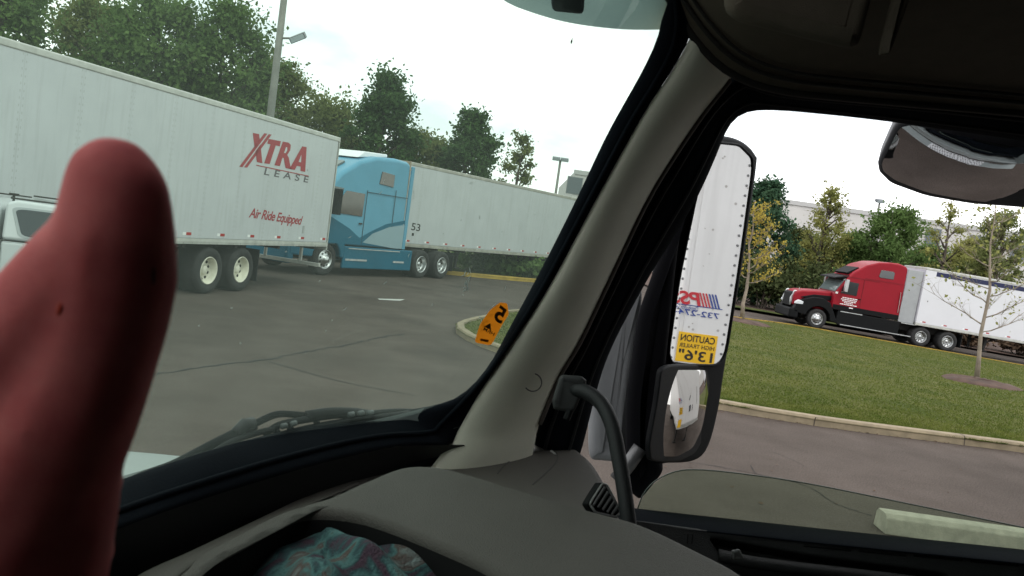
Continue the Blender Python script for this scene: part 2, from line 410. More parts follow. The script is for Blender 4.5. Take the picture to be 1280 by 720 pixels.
def joints(line, par, step):
    acc = 0
    for a, b in zip(line[:-1], line[1:]):
        a, b = Vector(a), Vector(b); acc += (b - a).length
        if acc > step:
            acc = 0; t = (b - a).normalized(); q = Vector((-t.y, t.x, 0)); z = gz(a.x, a.y)
            mb = MB(); mb.add([a + q * s_ + t * k + Vector((0, 0, z + h_)) for k in (-.007, .007) for s_, h_ in ((.17, .147), (.033, .1435), (.008, .112), (-.003, 0))], [(0, 1, 5, 4), (1, 2, 6, 5), (2, 3, 7, 6)])
            mb.build('kerb_joint', mat('joint_dark', (.05, .042, .035), .9), par)
kl = edge[:i_far + 1][::-1]; k0 = min(range(len(kl)), key=lambda k: (Vector(kl[k]) - on_z(1043, 536, 0)).length)
joints(kl[k0:], LK, 3.05); joints(kl[:k0 + 1][::-1], LK, 3.05); joints([tuple(Vector(kl[k0]) + (Vector(kl[k0 - 1]) - Vector(kl[k0])) * f) for f in (0, .01)], LK, .000001)
# second island, behind the blue truck
isl = [(-6.5, 33.2), (-4.5, 34.1), (-2.4, 35.0), (.6, 37.3), (4, 41.0), (6.5, 46), (8, 60), (8, 75)]
il = [(p.x, p.y, 0) for p in crv([(x, y, 0) for x, y in isl], 50)]
tag(kerb(il, 'island_kerb', YKERB, h=.16), 'faded yellow kerb of the planted island behind the blue tractor', 'kerb')
verge_m = mat('verge_grass', (.03, .045, .012), .95, 0, 0, .9, .6, 30, spec=.1, c2=(.07, .075, .024), detail=8)
struct(drape([(p[0], p[1]) for p in il] + [(-60, 75), (-60, 30), (-16, 30)], 'verge', verge_m, .1, 6))
mulch = mat('brown_mulch', (.035, .022, .016), .95, 0, 0, 2.5, .8, 30, c2=(.10, .06, .045), detail=8)
struct(drape([(9, 50.2), (60, 49.2), (120, 60), (120, 140), (9, 140)], 'mulch_bank', mulch, .12, 6))
struct(drape([(9, 49.0), (22, 48.8), (22, 50.4), (9, 51.2)], 'verge_strip', verge_m, .16, 4))
# tar cracks, the paint mark
def ribbon(pts, w, name, m, dz=.005):
    mb = MB(); P = crv([(x, y, 0) for x, y in pts], 60); rows = []
    for i, p in enumerate(P):
        t = (P[min(i + 1, 59)] - P[max(i - 1, 0)]).normalized(); q = Vector((-t.y, t.x, 0)); k = w * (.5 + random.random())
        j = Vector((random.gauss(0, w * .9), random.gauss(0, w * .9), 0))
        rows.append([p + j + q * k + Vector((0, 0, gz(p.x, p.y) + dz)), p + j - q * k + Vector((0, 0, gz(p.x, p.y) + dz))])
    mb.grid(rows); return struct(mb.build(name, m))
def gl(*p): return [(on_z(x, y, 0).x, on_z(x, y, 0).y) for x, y in p]
CRK = mat('crack_tar', (.009, .009, .009), .9)
ribbon(gl((150, 478), (235, 462), (330, 450), (380, 440), (430, 432), (480, 421), (505, 418)), .02, 'asphalt_crack', CRK)
ribbon(gl((335, 452), (370, 462), (430, 478), (520, 495)), .008, 'asphalt_crack', CRK)
ribbon(gl((860, 578), (905, 585), (1000, 605), (1045, 630), (1090, 645)), .006, 'asphalt_crack', CRK)
ribbon(gl((938, 582), (945, 592), (960, 597)), .004, 'asphalt_crack', CRK)
ribbon(gl((965, 565), (990, 575), (1010, 585)), .003, 'asphalt_crack', CRK)
struct(drape(gl((472, 373.4), (506, 374.4), (500, 376.2), (474, 374.8)), 'paint_mark', mat('worn_white_paint', (.4, .4, .38), .8, 0, .3, 9), .006, 0))
# parking stop close below the window
ps = MB(); a = on_z(1106, 668, 0); b = on_z(1330, 700, 0); u = (b - a).normalized(); q = Vector((-u.y, u.x, 0))
rows = []
for p in (a, b):
    rows.append([p + q * s + Vector((0, 0, h)) for s, h in ((0, 0), (.02, .15), (.06, .19), (.22, .19), (.26, .15), (.28, 0))])
ps.grid(rows, True); ps.f.append((0, 1, 2, 3, 4, 5)); ps.f.append((11, 10, 9, 8, 7, 6))
tag(ps.build('parking_stop', mat('pale_concrete', (.34, .315, .255), .9, 0, .25, 6, .4, 60), bevel=.012), 'pale concrete parking stop on the asphalt just below the side window', 'parking stop')
# litter of leaves on the asphalt
lm = MB()
for _ in range(230):
    x = random.uniform(1.5, 9); y = random.uniform(8.3, 13.1) if random.random() < .35 else 13.05 - abs(random.gauss(0, .12))
    s = random.uniform(.012, .032); a = random.uniform(0, 6.3)
    c = [Vector((x + s * math.cos(a + k * 1.57) * (1 if k % 2 else .6), y + s * math.sin(a + k * 1.57) * (1 if k % 2 else .6), .008 + random.random() * .012)) for k in range(4)]
    lm.add(c, [(0, 1, 2, 3)])
struct(lm.build('fallen_leaves', mat('dead_leaf', (.06, .035, .02), .9, 0, .5, 3)), 'stuff')

# ================================================================== TREES
BARK = mat('bark', (.085, .07, .055), .9, 0, .3, 3, .4, 20)
PALEBARK = mat('pale_bark', (.24, .20, .155), .9, 0, .3, 3, .4, 20)
LEAF = dict(
    green=leaf_mat('leaf_green', (0.051, 0.096, 0.028), (0.154, 0.230, 0.077), .42),
    dark=leaf_mat('leaf_dark', (0.031, 0.064, 0.026), (0.090, 0.154, 0.054), .38),
    olive=leaf_mat('leaf_olive', (0.083, 0.109, 0.036), (0.230, 0.256, 0.096), .42),
    yellow=leaf_mat('leaf_yellow', (0.230, 0.205, 0.045), (0.538, 0.410, 0.090), .4),
    ygreen=leaf_mat('leaf_yellow_green', (0.115, 0.141, 0.045), (0.358, 0.346, 0.115), .42),
    pine=leaf_mat('needle', (0.023, 0.054, 0.033), (0.077, 0.141, 0.077), .25),
    shrub=leaf_mat('shrub_leaf', (0.038, 0.054, 0.023), (0.109, 0.128, 0.054), .35),
    brown=leaf_mat('brush_leaf', (0.064, 0.045, 0.032), (0.166, 0.115, 0.077)))
def leaves_mesh(cl, n, size, narrow=.55, droop=0):
    """n leaf-sized faces spread through clumps (x,y,z,rx,rz)"""
    cl = np.array(cl, float); vol = cl[:, 3] ** 2 * cl[:, 4]; k = rng.choice(len(cl), n, p=vol / vol.sum())
    d = rng.normal(size=(n, 3)); d /= np.linalg.norm(d, axis=1)[:, None]
    r = np.minimum(np.abs(rng.normal(0, .62, n)) + .08, 1.7)
    c = cl[k, :3] + d * r[:, None] * np.stack([cl[k, 3], cl[k, 3], cl[k, 4]], 1)
    a = rng.normal(size=(n, 3)); a[:, 2] -= droop; a /= np.linalg.norm(a, axis=1)[:, None]
    b = np.cross(a, rng.normal(size=(n, 3))); b /= np.linalg.norm(b, axis=1)[:, None]
    s = size * rng.uniform(.55, 1.35, n)[:, None]
    v = np.stack([c - a * s, c + b * s * narrow, c + a * s, c - b * s * narrow], 1).reshape(-1, 3)
    return v, n
def leaf_obj(name, cl, n, size, m, parent, narrow=.55, droop=0):
    v, n = leaves_mesh(cl, n, size, narrow, droop); me = bpy.data.meshes.new(name)
    me.vertices.add(4 * n); me.vertices.foreach_set('co', v.ravel()); me.loops.add(4 * n); me.loops.foreach_set('vertex_index', np.arange(4 * n, dtype=np.int32))
    me.polygons.add(n); me.polygons.foreach_set('loop_start', np.arange(n, dtype=np.int32) * 4); me.polygons.foreach_set('loop_total', np.full(n, 4, np.int32))
    me.update(calc_edges=True); me.materials.append(m)
    o = bpy.data.objects.new(name, me); col.objects.link(o); o.parent = parent; return o
def tree(label, x, y, h, w, kind, n=5200, size=.15, base=.25, name='leafy_tree', group=None, bark=BARK, clumps=16, seed=0, dens=1, shape='round'):
    rd = random.Random(seed + 31); t = thing(name, label, 'tree', (x, y, gz(x, y)), 0, group)
    tr = MB(); bend = rd.uniform(-.2, .2)
    top = [(bend * math.sin(k * .5) , rd.uniform(-.08, .08), h * .92 * k / 6) for k in range(7)]
    r0 = .018 * h + .05; tr.tube(top, [r0 * (1 - .88 * k / 6) for k in range(7)], 8)
    cl = []
    for i in range(clumps):
        f = (i + .5) / clumps; z = h * (base + (1 - base) * f * .95)
        if shape == 'cone': ww = w * (1.05 - f) ** .8
        elif shape == 'oval': ww = w * math.sin(math.pi * min(1, f * .86 + .14)) ** .75
        else: ww = w * math.sqrt(max(.06, 1 - (2 * f - .85) ** 2 * .75))
        a = i * 2.4 + rd.uniform(-.5, .5); d = ww * rd.uniform(.35, .8); rr = w * rd.uniform(.20, .36) * (.6 if shape == 'cone' else 1)
        c = Vector((d * math.cos(a), d * math.sin(a), z)); cl.append((*c, rr, rr * rd.uniform(.6, .95)))
        zb = max(h * base * .7, z - d * .9); j = Vector((0, 0, zb)); m_ = j.lerp(c, .5) + Vector((rd.uniform(-.15, .15), rd.uniform(-.15, .15), .1 * d))
        tr.tube([j, m_, c], [r0 * .38, r0 * .22, r0 * .07], 5)
        for _ in range(2):
            e = c + Vector((rd.gauss(0, rr * .6), rd.gauss(0, rr * .6), rd.uniform(0, rr))); tr.tube([m_, (m_ + e) / 2 + Vector((0, 0, .1)), e], [r0 * .14, r0 * .08, r0 * .03], 4)
    for i in range(int(clumps * .8)):                      # outlying sprays, for an uneven outline
        c = rd.choice(cl); a = rd.uniform(0, 6.28); rr = c[3] * rd.uniform(.25, .5)
        cl.append((c[0] + math.cos(a) * c[3] * 1.05, c[1] + math.sin(a) * c[3] * 1.05, c[2] + rd.uniform(-.2, 1) * c[4], rr, rr * .8))
    tr.build('trunk', bark, t, smooth=True)
    leaf_obj('crown', cl, int(n * dens), size, LEAF[kind], t)
    return t
def tree_px(px, ptop, Y, wpx, label, kind, **k):          # a tree standing at distance Y whose top reaches that height
    d = ray(px, ptop); s = Y / d.y; p = EYE + d * s
    return tree(label, p.x, Y, p.z - gz(p.x, Y), wpx / 2 / FPX * Y, kind, **k)
GL_ = 'trees behind the white trailers'
LT = [ # px, top py, distance, width px, kind, shape, label
    (10, -60, 34, 190, 'green', 'round', 'tall green tree rising above the near end of the lettered white trailer'),
    (120, -5, 40, 170, 'olive', 'round', 'lower olive tree between the tall tree and the twin crowns'),
    (205, -10, 36, 190, 'green', 'round', 'broad green tree above the middle of the lettered trailer'),
    (290, 0, 38, 190, 'green', 'oval', 'large loose crowned tree just left of the tall lamp post'),
    (345, 70, 42, 130, 'olive', 'round', 'ragged tree whose crown is crossed by the tall lamp post'),
    (410, 125, 46, 170, 'olive', 'round', 'wide olive tree behind the rear corner of the lettered trailer'),
    (487, 92, 42, 112, 'dark', 'oval', 'dark dense oval tree behind the blue tractor'),
    (535, 165, 44, 120, 'olive', 'round', 'low olive tree filling the gap behind the blue sleeper cab'),
    (594, 138, 44, 98, 'dark', 'oval', 'dark upright tree over the front of the plain trailer'),
    (657, 166, 46, 66, 'olive', 'oval', 'small thin tree with sky showing through over the plain trailer'),
    (235, 95, 46, 300, 'dark', 'round', 'dark low tree mass behind the lettered trailer roof'),
    (445, 175, 50, 150, 'dark', 'round', 'dark low tree between the trailer corner and the blue cab')]
for i, (px, pt, Y, w, kd, shp, lb) in enumerate(LT):
    sparse = 'thin' in lb
    tree_px(px, pt, Y, w, lb, kd, name='broadleaf_tree', group=GL_, seed=i * 7 + 3, shape=shp, n=4200 if sparse else 27000, size=.095 if sparse else .108, base=.12 if 'low' in lb else .22, clumps=18 if sparse else 44)
GR_ = 'trees behind the red tractor'
RT = [
    (966, 222, 56, 92, 'pine', 'oval', 'dark evergreen tree behind the small yellow tree', 9000, .22),
    (925, 230, 60, 70, 'olive', 'oval', 'olive tree half hidden by the large door mirror', 5000, .2),
    (1042, 231, 58, 78, 'ygreen', 'oval', 'tall slim tree with thin yellow green leaves left of the round tree', 3400, .16),
    (1120, 260, 57, 104, 'green', 'round', 'round full green tree above the red sleeper roof', 9000, .2),
    (1070, 288, 59, 70, 'green', 'round', 'small green tree tucked between the slim tree and the round tree', 5000, .2),
    (1192, 246, 58, 74, 'ygreen', 'oval', 'sparse yellow green tree behind the front of the striped trailer', 1500, .16),
    (1258, 262, 57, 84, 'olive', 'round', 'olive tree behind the striped trailer below the round mirror', 5500, .18),
    (1088, 303, 63, 90, 'dark', 'round', 'dark low tree behind the red hood and windshield', 6500, .2),
    (1160, 306, 62, 90, 'green', 'round', 'low green tree behind the gap between red cab and striped trailer', 6500, .2),
    (1222, 296, 63, 90, 'ygreen', 'round', 'bushy yellow green tree behind the nearly bare young tree', 6500, .19),
    (1022, 296, 63, 80, 'olive', 'round', 'low olive tree under the tall slim tree', 6000, .2),
    (1000, 285, 62, 80, 'shrub', 'round', 'dark tree filling the gap beside the evergreen', 6000, .2)]
for i, (px, pt, Y, w, kd, shp, lb, n, s) in enumerate(RT):
    tree_px(px, pt, Y, w, lb, kd, name='evergreen_tree' if kd == 'pine' else 'roadside_tree', group=GR_, seed=i * 5 + 50, shape=shp, n=int(n * 2.6), size=s * .56, base=.06 if kd in ('pine', 'shrub') else .2, clumps=18 if n < 3000 else 40)
# undergrowth shrubs along the bank
SL = ['dark shrub under the evergreen tree', 'dark shrub left of the red hood', 'shrub behind the grille of the red tractor', 'shrub behind the red tractor windshield', 'shrub behind the red sleeper', 'brown shrub under the striped trailer by the landing gear', 'brown shrub under the striped trailer at the picture edge', 'shrub beside the small yellow tree trunk']
for i, (X, Y, h, w, kd) in enumerate([(15.5, 53, 3.2, 2.2, 'shrub'), (18, 53.5, 3.6, 2.2, 'shrub'), (20.5, 54, 3.4, 2.3, 'dark'), (23, 54, 3.2, 2.4, 'shrub'), (26.5, 54.5, 3, 2.6, 'dark'), (27.5, 52, 1.1, 1.9, 'brown'), (31, 51.6, 1.1, 2.2, 'brown'), (13.2, 54, 2.6, 1.8, 'shrub')]):
    t = thing('shrub', SL[i], 'shrub', (X, Y, gz(X, Y) + .1), 0, 'shrubs on the mulch bank'); rd = random.Random(i)
    st = MB(); cl = []
    for k in range(9):
        c = Vector((rd.uniform(-w * .6, w * .6), rd.uniform(-w * .4, w * .4), rd.uniform(.25, .85) * h)); cl.append((*c, w * .45, h * .26)); st.tube([(c.x * .2, c.y * .2, 0), c * .6, c], [.04, .03, .01], 5)
    st.build('stem', BARK, t); leaf_obj('foliage', cl, 3200, .15, LEAF[kd], t)
# brush on the island under the plain trailer
for i, (px, lb) in enumerate([(610, 'low green brush on the island below the plain trailer'), (645, 'low green brush on the island beside the black pillar')]):
    p = on_ground(px, 336, .1); p = Vector((p.x * 39 / p.y, 39, .1)); t = thing('brush_clump', lb, 'shrub', p, 0, 'brush on the island')
    cl = [(random.uniform(-1, 1), random.uniform(-.6, .6), random.uniform(.2, .6), .7, .35) for _ in range(8)]
    s_ = MB(); [s_.tube([(0, 0, 0), (c[0], c[1], c[2])], [.03, .01], 4) for c in cl]; s_.build('stem', BARK, t)
    leaf_obj('foliage', cl, 2000, .13, LEAF['green'], t)

# the two young trees on the lawn
def young_tree(label, base, top, rbase, kind, nleaf, lsize, spread, forks, seed, low=.33):
    rd = random.Random(seed); t = thing('young_tree', label, 'tree', base, 0, 'young trees on the lawn'); H = top.z - base.z; lean = Vector((top.x - base.x, top.y - base.y, 0))
    tr = MB(); pts = [Vector((0, 0, -.05))] + [lean * (k / 8) + Vector((rd.gauss(0, .05), rd.gauss(0, .03), H * k / 8)) for k in range(1, 9)]
    tr.tube(pts, [rbase * (1.25 if k == 0 else 1 - .85 * k / 8) for k in range(9)], 8); tips = []
    for i in range(forks):
        f = low + (1 - low) * .92 * i / forks; z = H * f; o = pts[min(7, int(f * 8))].lerp(pts[min(8, int(f * 8) + 1)], f * 8 % 1)
        a = i * 2.5 + rd.uniform(-.4, .4); ln = spread * (1.1 - f * .75) * rd.uniform(.75, 1.1)
        dirn = Vector((math.cos(a), math.sin(a) * .6, 0)); rise = rd.uniform(.35, .75); b = [o]; q = o
        for k in range(6):
            q = q + dirn * ln / 6 + Vector((rd.gauss(0, ln * .03), rd.gauss(0, ln * .03), ln / 6 * rise * (.55 + .16 * k) + rd.gauss(0, ln * .018))); b.append(q)
        r1 = rbase * .34 * (1.1 - f * .6); tr.tube(b, [r1 * (1 - .14 * k) for k in range(7)], 6)
        for k in range(9):
            s = b[1 + k % 6]; sg = 1 if k % 2 else -1; side = Vector((-dirn.y, dirn.x, 0)) * sg; l2 = ln * rd.uniform(.14, .38)
            m1 = s + (dirn * .7 + side * rd.uniform(.1, .7)) * l2 * .5 + Vector((0, 0, l2 * rd.uniform(.0, .4))); e = m1 + (dirn * .6 + side * rd.uniform(-.1, .5)) * l2 * .5 + Vector((rd.gauss(0, .05), rd.gauss(0, .05), l2 * rd.uniform(.05, .5)))
            tr.tube([s, m1, e], [r1 * .34, r1 * .22, r1 * .1], 4); tips.append(e)
            for _ in range(3):
                e2 = e + Vector((rd.gauss(0, .2), rd.gauss(0, .2), rd.uniform(-.05, .25))); tr.tube([m1, (m1 + e2) / 2 + Vector((rd.gauss(0, .04), 0, .03)), e2], [r1 * .15, r1 * .11, r1 * .06], 4); tips.append(e2)
    tr.build('trunk', PALEBARK, t, smooth=True)
    cl = [(*p, .24, .2) for p in tips]; leaf_obj('crown', cl, nleaf, lsize, LEAF[kind], t, .6); return t
def mulch_ring(p, r, label):
    mb = MB(); rows = []
    for k, (f, h) in enumerate(((.02, .13), (.35, .125), (.7, .1), (.9, .06), (1.04, -.02))):
        rows.append([(p.x + r * f * (1 + .07 * math.sin(5 * a + k)) * math.cos(a), p.y + r * f * math.sin(a), p.z + h + random.gauss(0, .012)) for a in [6.283 * j / 40 for j in range(40)]])
    mb.grid(rows, True); mb.f.append(tuple(range(40)))
    return tag(mb.build('mulch_ring', mulch, smooth=True), label, 'mulch bed', 'mulch beds on the lawn')
tb = on_ground(1221, 474, .1); td = ray(1246, 246); tt = EYE + td * (tb.y / td.y)
young_tree('nearly bare young tree in front of the striped trailer', tb, tt, .066, 'ygreen', 420, .055, 2.0, 17, 4, .26)
mulch_ring(on_ground(1226, 480, .09), .98, 'oval of brown mulch round the nearly bare young tree')
tb2 = on_ground(928, 398, .1); td = ray(944, 250); tt2 = EYE + td * (tb2.y / td.y)
young_tree('young tree with yellow leaves and a pale trunk beside the door mirror', tb2, tt2, .10, 'yellow', 1500, .07, 2.1, 16, 9, .3)
mulch_ring(on_ground(924, 402, .09), 1.3, 'mulch patch at the foot of the yellow leaved young tree')

# grass blades on the lawn (dense near the kerb)
def blades():
    n = 230000; P = [(p[0], p[1]) for p in edge] + [(60, 30), (60, 14.5)]; poly = np.array(P)
    y = 13.1 + 30 * rng.random(n) ** 2.1; x = -1.2 + (3 + .66 * y) * rng.random(n)
    ins = np.zeros(n, bool); j = len(poly) - 1
    for i in range(len(poly)):
        c = ((poly[i, 1] > y) != (poly[j, 1] > y)) & (x < (poly[j, 0] - poly[i, 0]) * (y - poly[i, 1]) / (poly[j, 1] - poly[i, 1] + 1e-12) + poly[i, 0]); ins ^= c; j = i
    dmin = np.min(np.hypot(x[:, None] - poly[None, ::2, 0], y[:, None] - poly[None, ::2, 1]), axis=1)
    x, y = x[ins & (dmin > .1)], y[ins & (dmin > .1)]; n = len(x)
    z = np.array([gz(a, b) for a, b in zip(x, y)]) + .095
    a = rng.random(n) * 6.283; h = rng.uniform(.018, .042, n); w = rng.uniform(.004, .008, n) * (1 + y / 30); ln = rng.normal(0, .03, (n, 2))
    v = np.zeros((n, 3, 3)); v[:, 0] = np.stack([x - w * np.cos(a), y - w * np.sin(a), z], 1); v[:, 1] = np.stack([x + w * np.cos(a), y + w * np.sin(a), z], 1)
    v[:, 2] = np.stack([x + ln[:, 0], y + ln[:, 1], z + h], 1)
    me = bpy.data.meshes.new('grass'); me.vertices.add(3 * n); me.vertices.foreach_set('co', v.ravel()); me.loops.add(3 * n); me.loops.foreach_set('vertex_index', np.arange(3 * n, dtype=np.int32))
    me.polygons.add(n); me.polygons.foreach_set('loop_start', np.arange(n, dtype=np.int32) * 3); me.polygons.foreach_set('loop_total', np.full(n, 3, np.int32)); me.update(calc_edges=True)
    m = leaf_mat('grass_blade', (.056, .090, .016), (.135, .152, .038), .35); me.materials.append(m)
    o = bpy.data.objects.new('grass', me); col.objects.link(o); struct(o, 'stuff')
blades()

# ================================================================== WAREHOUSE AND LAMP POSTS
wh_m = mat('warehouse_wall', (.50, .49, .47), .8, 0, .06, .4)
def warehouse():
    d0 = ray(1000, 253); Y = 92; p = EYE + d0 * (Y / d0.y); H = p.z + 1.2
    t = thing('warehouse', 'long pale flat roofed warehouse behind all the trees', 'warehouse', (60, Y, -1.2))
    mb = MB(); mb.box(-55, 70, 0, 40, 0, H).build('wall', wh_m, t)
    MB().box(-55.15, 70.15, -.12, .35, H - .35, H + .12).build('parapet', mat('parapet_metal', (.42, .42, .41), .6), t)
    wm = mat('warehouse_glass', (.10, .12, .13), .15)
    def win(px, py, w, h, nm='window'):
        d = ray(px, py); q = EYE + d * (Y / d.y) - Vector((60, Y, -1.2))
        f = MB().box(q.x - w / 2, q.x + w / 2, -.05, .02, q.z - h / 2, q.z + h / 2).build(nm, mat('window_frame', (.3, .3, .3), .6), t)
        MB().box(q.x - w / 2 + .08, q.x + w / 2 - .08, -.08, -.04, q.z - h / 2 + .08, q.z + h / 2 - .08).build('pane', wm, f)
    for px, py in ((1272, 314), (1220, 305), (1166, 296), (718, 232)): win(px, py, 1.7, 1.9)
    MB().box(-44.5, -41.5, 2, 4, H, H + .9).build('roof_unit', mat('roof_unit_metal', (.2, .2, .21), .6), t)
warehouse()
POLE = mat('lamp_post_steel', (.19, .19, .17), .6, .2, .2, 2)
def lamp_post(label, px, py_mid, D, zt, rad, heads, name='lamp_post'):
    p = at(px, py_mid, D); z0 = gz(p.x, p.y); t = thing(name, label, 'lamp post', (p.x, p.y, z0), 0, 'lamp posts of the yard')
    MB().tube([(0, 0, 0), (0, 0, zt / 2), (0, 0, zt)], [rad * 1.25, rad, rad * .8], 12).build('pole', POLE, t, smooth=True)
    for hx, hy, hz, s, tilt in heads:
        a = MB(); a.tube([(0, 0, hz - .1), (hx * .6, hy * .6, hz - .05), (hx, hy, hz)], .035 * s + .01, 6).build('arm', POLE, t)
        M = Matrix.Translation((hx, hy, hz)) @ Matrix.Rotation(tilt, 4, 'Y') @ Matrix.Rotation(.35, 4, 'X')
        h = MB().box(-.38 * s, .38 * s, -.25 * s, .25 * s, -.14 * s, .14 * s, M).build('floodlight', mat('floodlight_body', (.12, .13, .14), .5), t, bevel=.03 * s)
        MB().box(-.33 * s, .33 * s, -.275 * s, -.25 * s, -.11 * s, .11 * s, M).build('lens', mat('floodlight_lens', (.35, .4, .42), .2), h)
lamp_post('tall thick lamp post with one floodlight behind the lettered trailer', 342, 110, 29, 11.5, .125, [(.62, 0, at(365, 47, 29).z, .72, -.5)])
lamp_post('distant lamp post with twin floodlights above the plain trailer', 698, 218, 62, at(699, 201, 62).z, .11, [(-.3, 0, at(699, 199, 62).z, .75, 0), (.3, 0, at(699, 199, 62).z, .75, 0)])
p_ = at(1098, 251, 66); lamp_post('distant lamp post with a single square head above the round tree', 1098, 262, 66, p_.z - gz(p_.x, p_.y), .1, [(0, 0, p_.z - gz(p_.x, p_.y), .85, 0)])

# ================================================================== VEHICLES
def wheel(parent, x, y, sy, r=.51, w=.30, dual=False, rim=STEEL, holes=10, z=None):
    z = r if z is None else z
    M = Matrix.Translation((x, y, z)) @ Matrix.Diagonal((1, sy, 1, 1))
    k = r / .51
    tp = [(.29, -.03), (.33, 0), (.40, .012), (.455, .004), (.492, -.025), (.507, -.06), (.51, -.09)]
    tp = tp + [(.502, -.11), (.51, -.13), (.51, -w + .09), (.5, -w + .03), (.45, -w), (.29, -w + .02)]
    t = MB().lathe([(a * k, b) for a, b in tp], 40, M).build('wheel', TYRE, parent, smooth=True)
    if dual: rp = [(.305, -.02), (.295, .0), (.280, -.015), (.268, -.06), (.262, -.15), (.235, -.175), (.15, -.18), (.105, -.165), (.10, -.12), (.085, -.10), (.001, -.098)]
    else: rp = [(.305, -.02), (.295, .004), (.28, -.015), (.268, -.06), (.24, -.055), (.16, .005), (.135, .02), (.12, .06), (.09, .09), (.001, .095)]
    rim_o = MB().lathe([(a * k, b) for a, b in rp], 36, M).build('rim', rim, t, smooth=True)
    hb = MB()
    for i in range(holes):
        a = 6.2832 * (i + .5) / holes; rr = .205 * k; hy = -.171 if dual else -.018
        M2 = M @ Matrix.Translation((rr * math.cos(a), hy, rr * math.sin(a)))
        hb.lathe([(.033 * k, -.012), (.033 * k, .004), (.001, .005)], 10, M2)
    hb.build('hand_holes', CHASSIS, t)
    return t
def place(root, loc, fwd, pitch=0):
    root.location = loc; rz = math.atan2(fwd[1], fwd[0]); root.rotation_euler = (0, pitch, rz)
    return Matrix.Translation(loc) @ Matrix.Rotation(rz, 4, 'Z') @ Matrix.Rotation(pitch, 4, 'Y')
def trailer(label, loc, fwd, skin, axles, L=16.15, pitch=0, rim=STEEL, lights=13, gear_down=0, rail=None, name='semi_trailer', tapes=True, gear_x=-2.75):
    t = thing(name, label, 'trailer'); M = place(t, loc, fwd, pitch)
    rail = rail or mat('rail_aluminium', (.46, .46, .43), .5, .3, .15, 4)
    MB().box(-L, 0, -1.29, 1.29, 1.2, 4.02).build('box_body', skin, t, bevel=.03)
    MB().box(-L - .03, .012, -1.305, 1.305, 3.97, 4.1).build('top_rail', rail, t, bevel=.03)
    br = MB().box(-L - .03, .012, -1.30, 1.30, 1.09, 1.205); br.box(-L - .03, .012, -1.31, 1.31, 1.13, 1.16)
    for i in range(int(L / .3)): br.box(-L + i * .3, -L + i * .3 + .03, -1.309, 1.309, 1.095, 1.13)
    br.build('bottom_rail', rail, t)
    rf = MB().box(-L - .07, -L - .032, -1.3, -1.16, 1.0, 4.1).box(-L - .07, -L - .032, 1.16, 1.3, 1.0, 4.1).box(-L - .072, -L - .034, -1.159, 1.159, 3.9, 4.1).box(-L - .072, -L - .034, -1.159, 1.159, 1.0, 1.2)
    rf.build('rear_frame', rail, t)
    MB().box(-L - .06, -L - .03, -1.15, -.01, 1.21, 3.89).build('rear_door', skin, t); MB().box(-L - .06, -L - .03, .01, 1.15, 1.21, 3.89).build('rear_door', skin, t)
    g = MB(); [g.tube([(-L - .03, s * .55, 1.05), (-L - .03, s * .55, .56)], .05, 8) for s in (-1, 1)]; g.box(-L - .09, -L + .01, -1.15, 1.15, .5, .6); g.build('rear_guard', rail, t, bevel=.01)
    for i in range(lights if tapes else 0):
        x = -.35 - i * (L - .6) / (lights - 1)
        for s in (-1, 1):
            if s < 0 and i % 3: continue
            r = MB().box(x - .15, x + .02, s * 1.2895 - .0045, s * 1.2895 + .0045, 1.27, 1.33).build('reflector', REDTAPE, t)
            MB().box(x + .021, x + .13, s * 1.2895 - .004, s * 1.2895 + .004, 1.27, 1.33).build('white_tape', WHTAPE, r)
    ch = MB()
    for s in (-1, 1): ch.box(min(axles) - 1.2, max(axles) + 1.6, s * .52 - .05, s * .52 + .05, .82, 1.085)
    for i in range(9): ch.box(-L + .4 + i * 1.9, -L + .5 + i * 1.9, -1.2, 1.2, 1.0, 1.085)
    for a in axles:
        ch.tube([(a, -.9, .51), (a, .9, .51)], .07, 8)
        for s in (-1, 1): ch.box(a - .35, a + .4, s * .5 - .06, s * .5 + .06, .58, .82); ch.tube([(a + .1, s * .5, .7), (a + .1, s * .5, .86)], .13, 8)
    ch.box(-1.2, -.5, -.5, .5, 1.0, 1.085); ch.build('chassis', CHASSIS, t)
    for a in axles:
        for s in (-1, 1): wheel(t, a, s * 1.27, s, w=.62, dual=True, rim=rim)
    for s in (-1, 1): MB().box(min(axles) - .68, min(axles) - .655, s * .95 - .32, s * .95 + .32, .22, .98).build('mud_flap', RUBBER, t)
    for s in (-1, 1):
        lg = MB(); zb = .02 if gear_down else .32
        lg.box(gear_x - .07, gear_x + .07, s * .75 - .07, s * .75 + .07, .62, 1.085); lg.box(gear_x - .05, gear_x + .05, s * .75 - .05, s * .75 + .05, zb + .04, .63)
        lg.box(gear_x - .14, gear_x + .14, s * .75 - .13, s * .75 + .13, zb, zb + .045); lg.tube([(gear_x, s * .75, .72), (gear_x - .55, s * .55, 1.06)], .035, 6); lg.tube([(gear_x, s * .75, .72), (gear_x + .5, s * .55, 1.06)], .03, 6)
        lg.build('landing_gear', CHASSIS, t)
    MB().tube([(gear_x, -.7, .8), (gear_x, .7, .8)], .025, 6).build('cross_brace', CHASSIS, t)
    return t, M
def side_pt(M, px, py, y=1.29):                      # photo pixel -> (x,z) on the trailer's left side
    Mi = M.inverted(); n = (M.to_3x3() @ Vector((0, 1, 0))); p0 = M @ Vector((0, y, 0)); return Mi @ on_plane(px, py, p0, n)
def mark_on(t, M, body, pa, pb, h, m, shear=0, bold=0, name='lettering', spacing=1, y=1.29):
    a, b = side_pt(M, *pa, y=y), side_pt(M, *pb, y=y); r = Vector((b.x - a.x, 0, b.z - a.z)); r.y = 0
    return text_mesh(body, Vector((a.x, y, a.z)), r, Vector((0, 1, 0)).cross(r) * 1, r.length, h, m, t, name, shear, bold, spacing, .005)

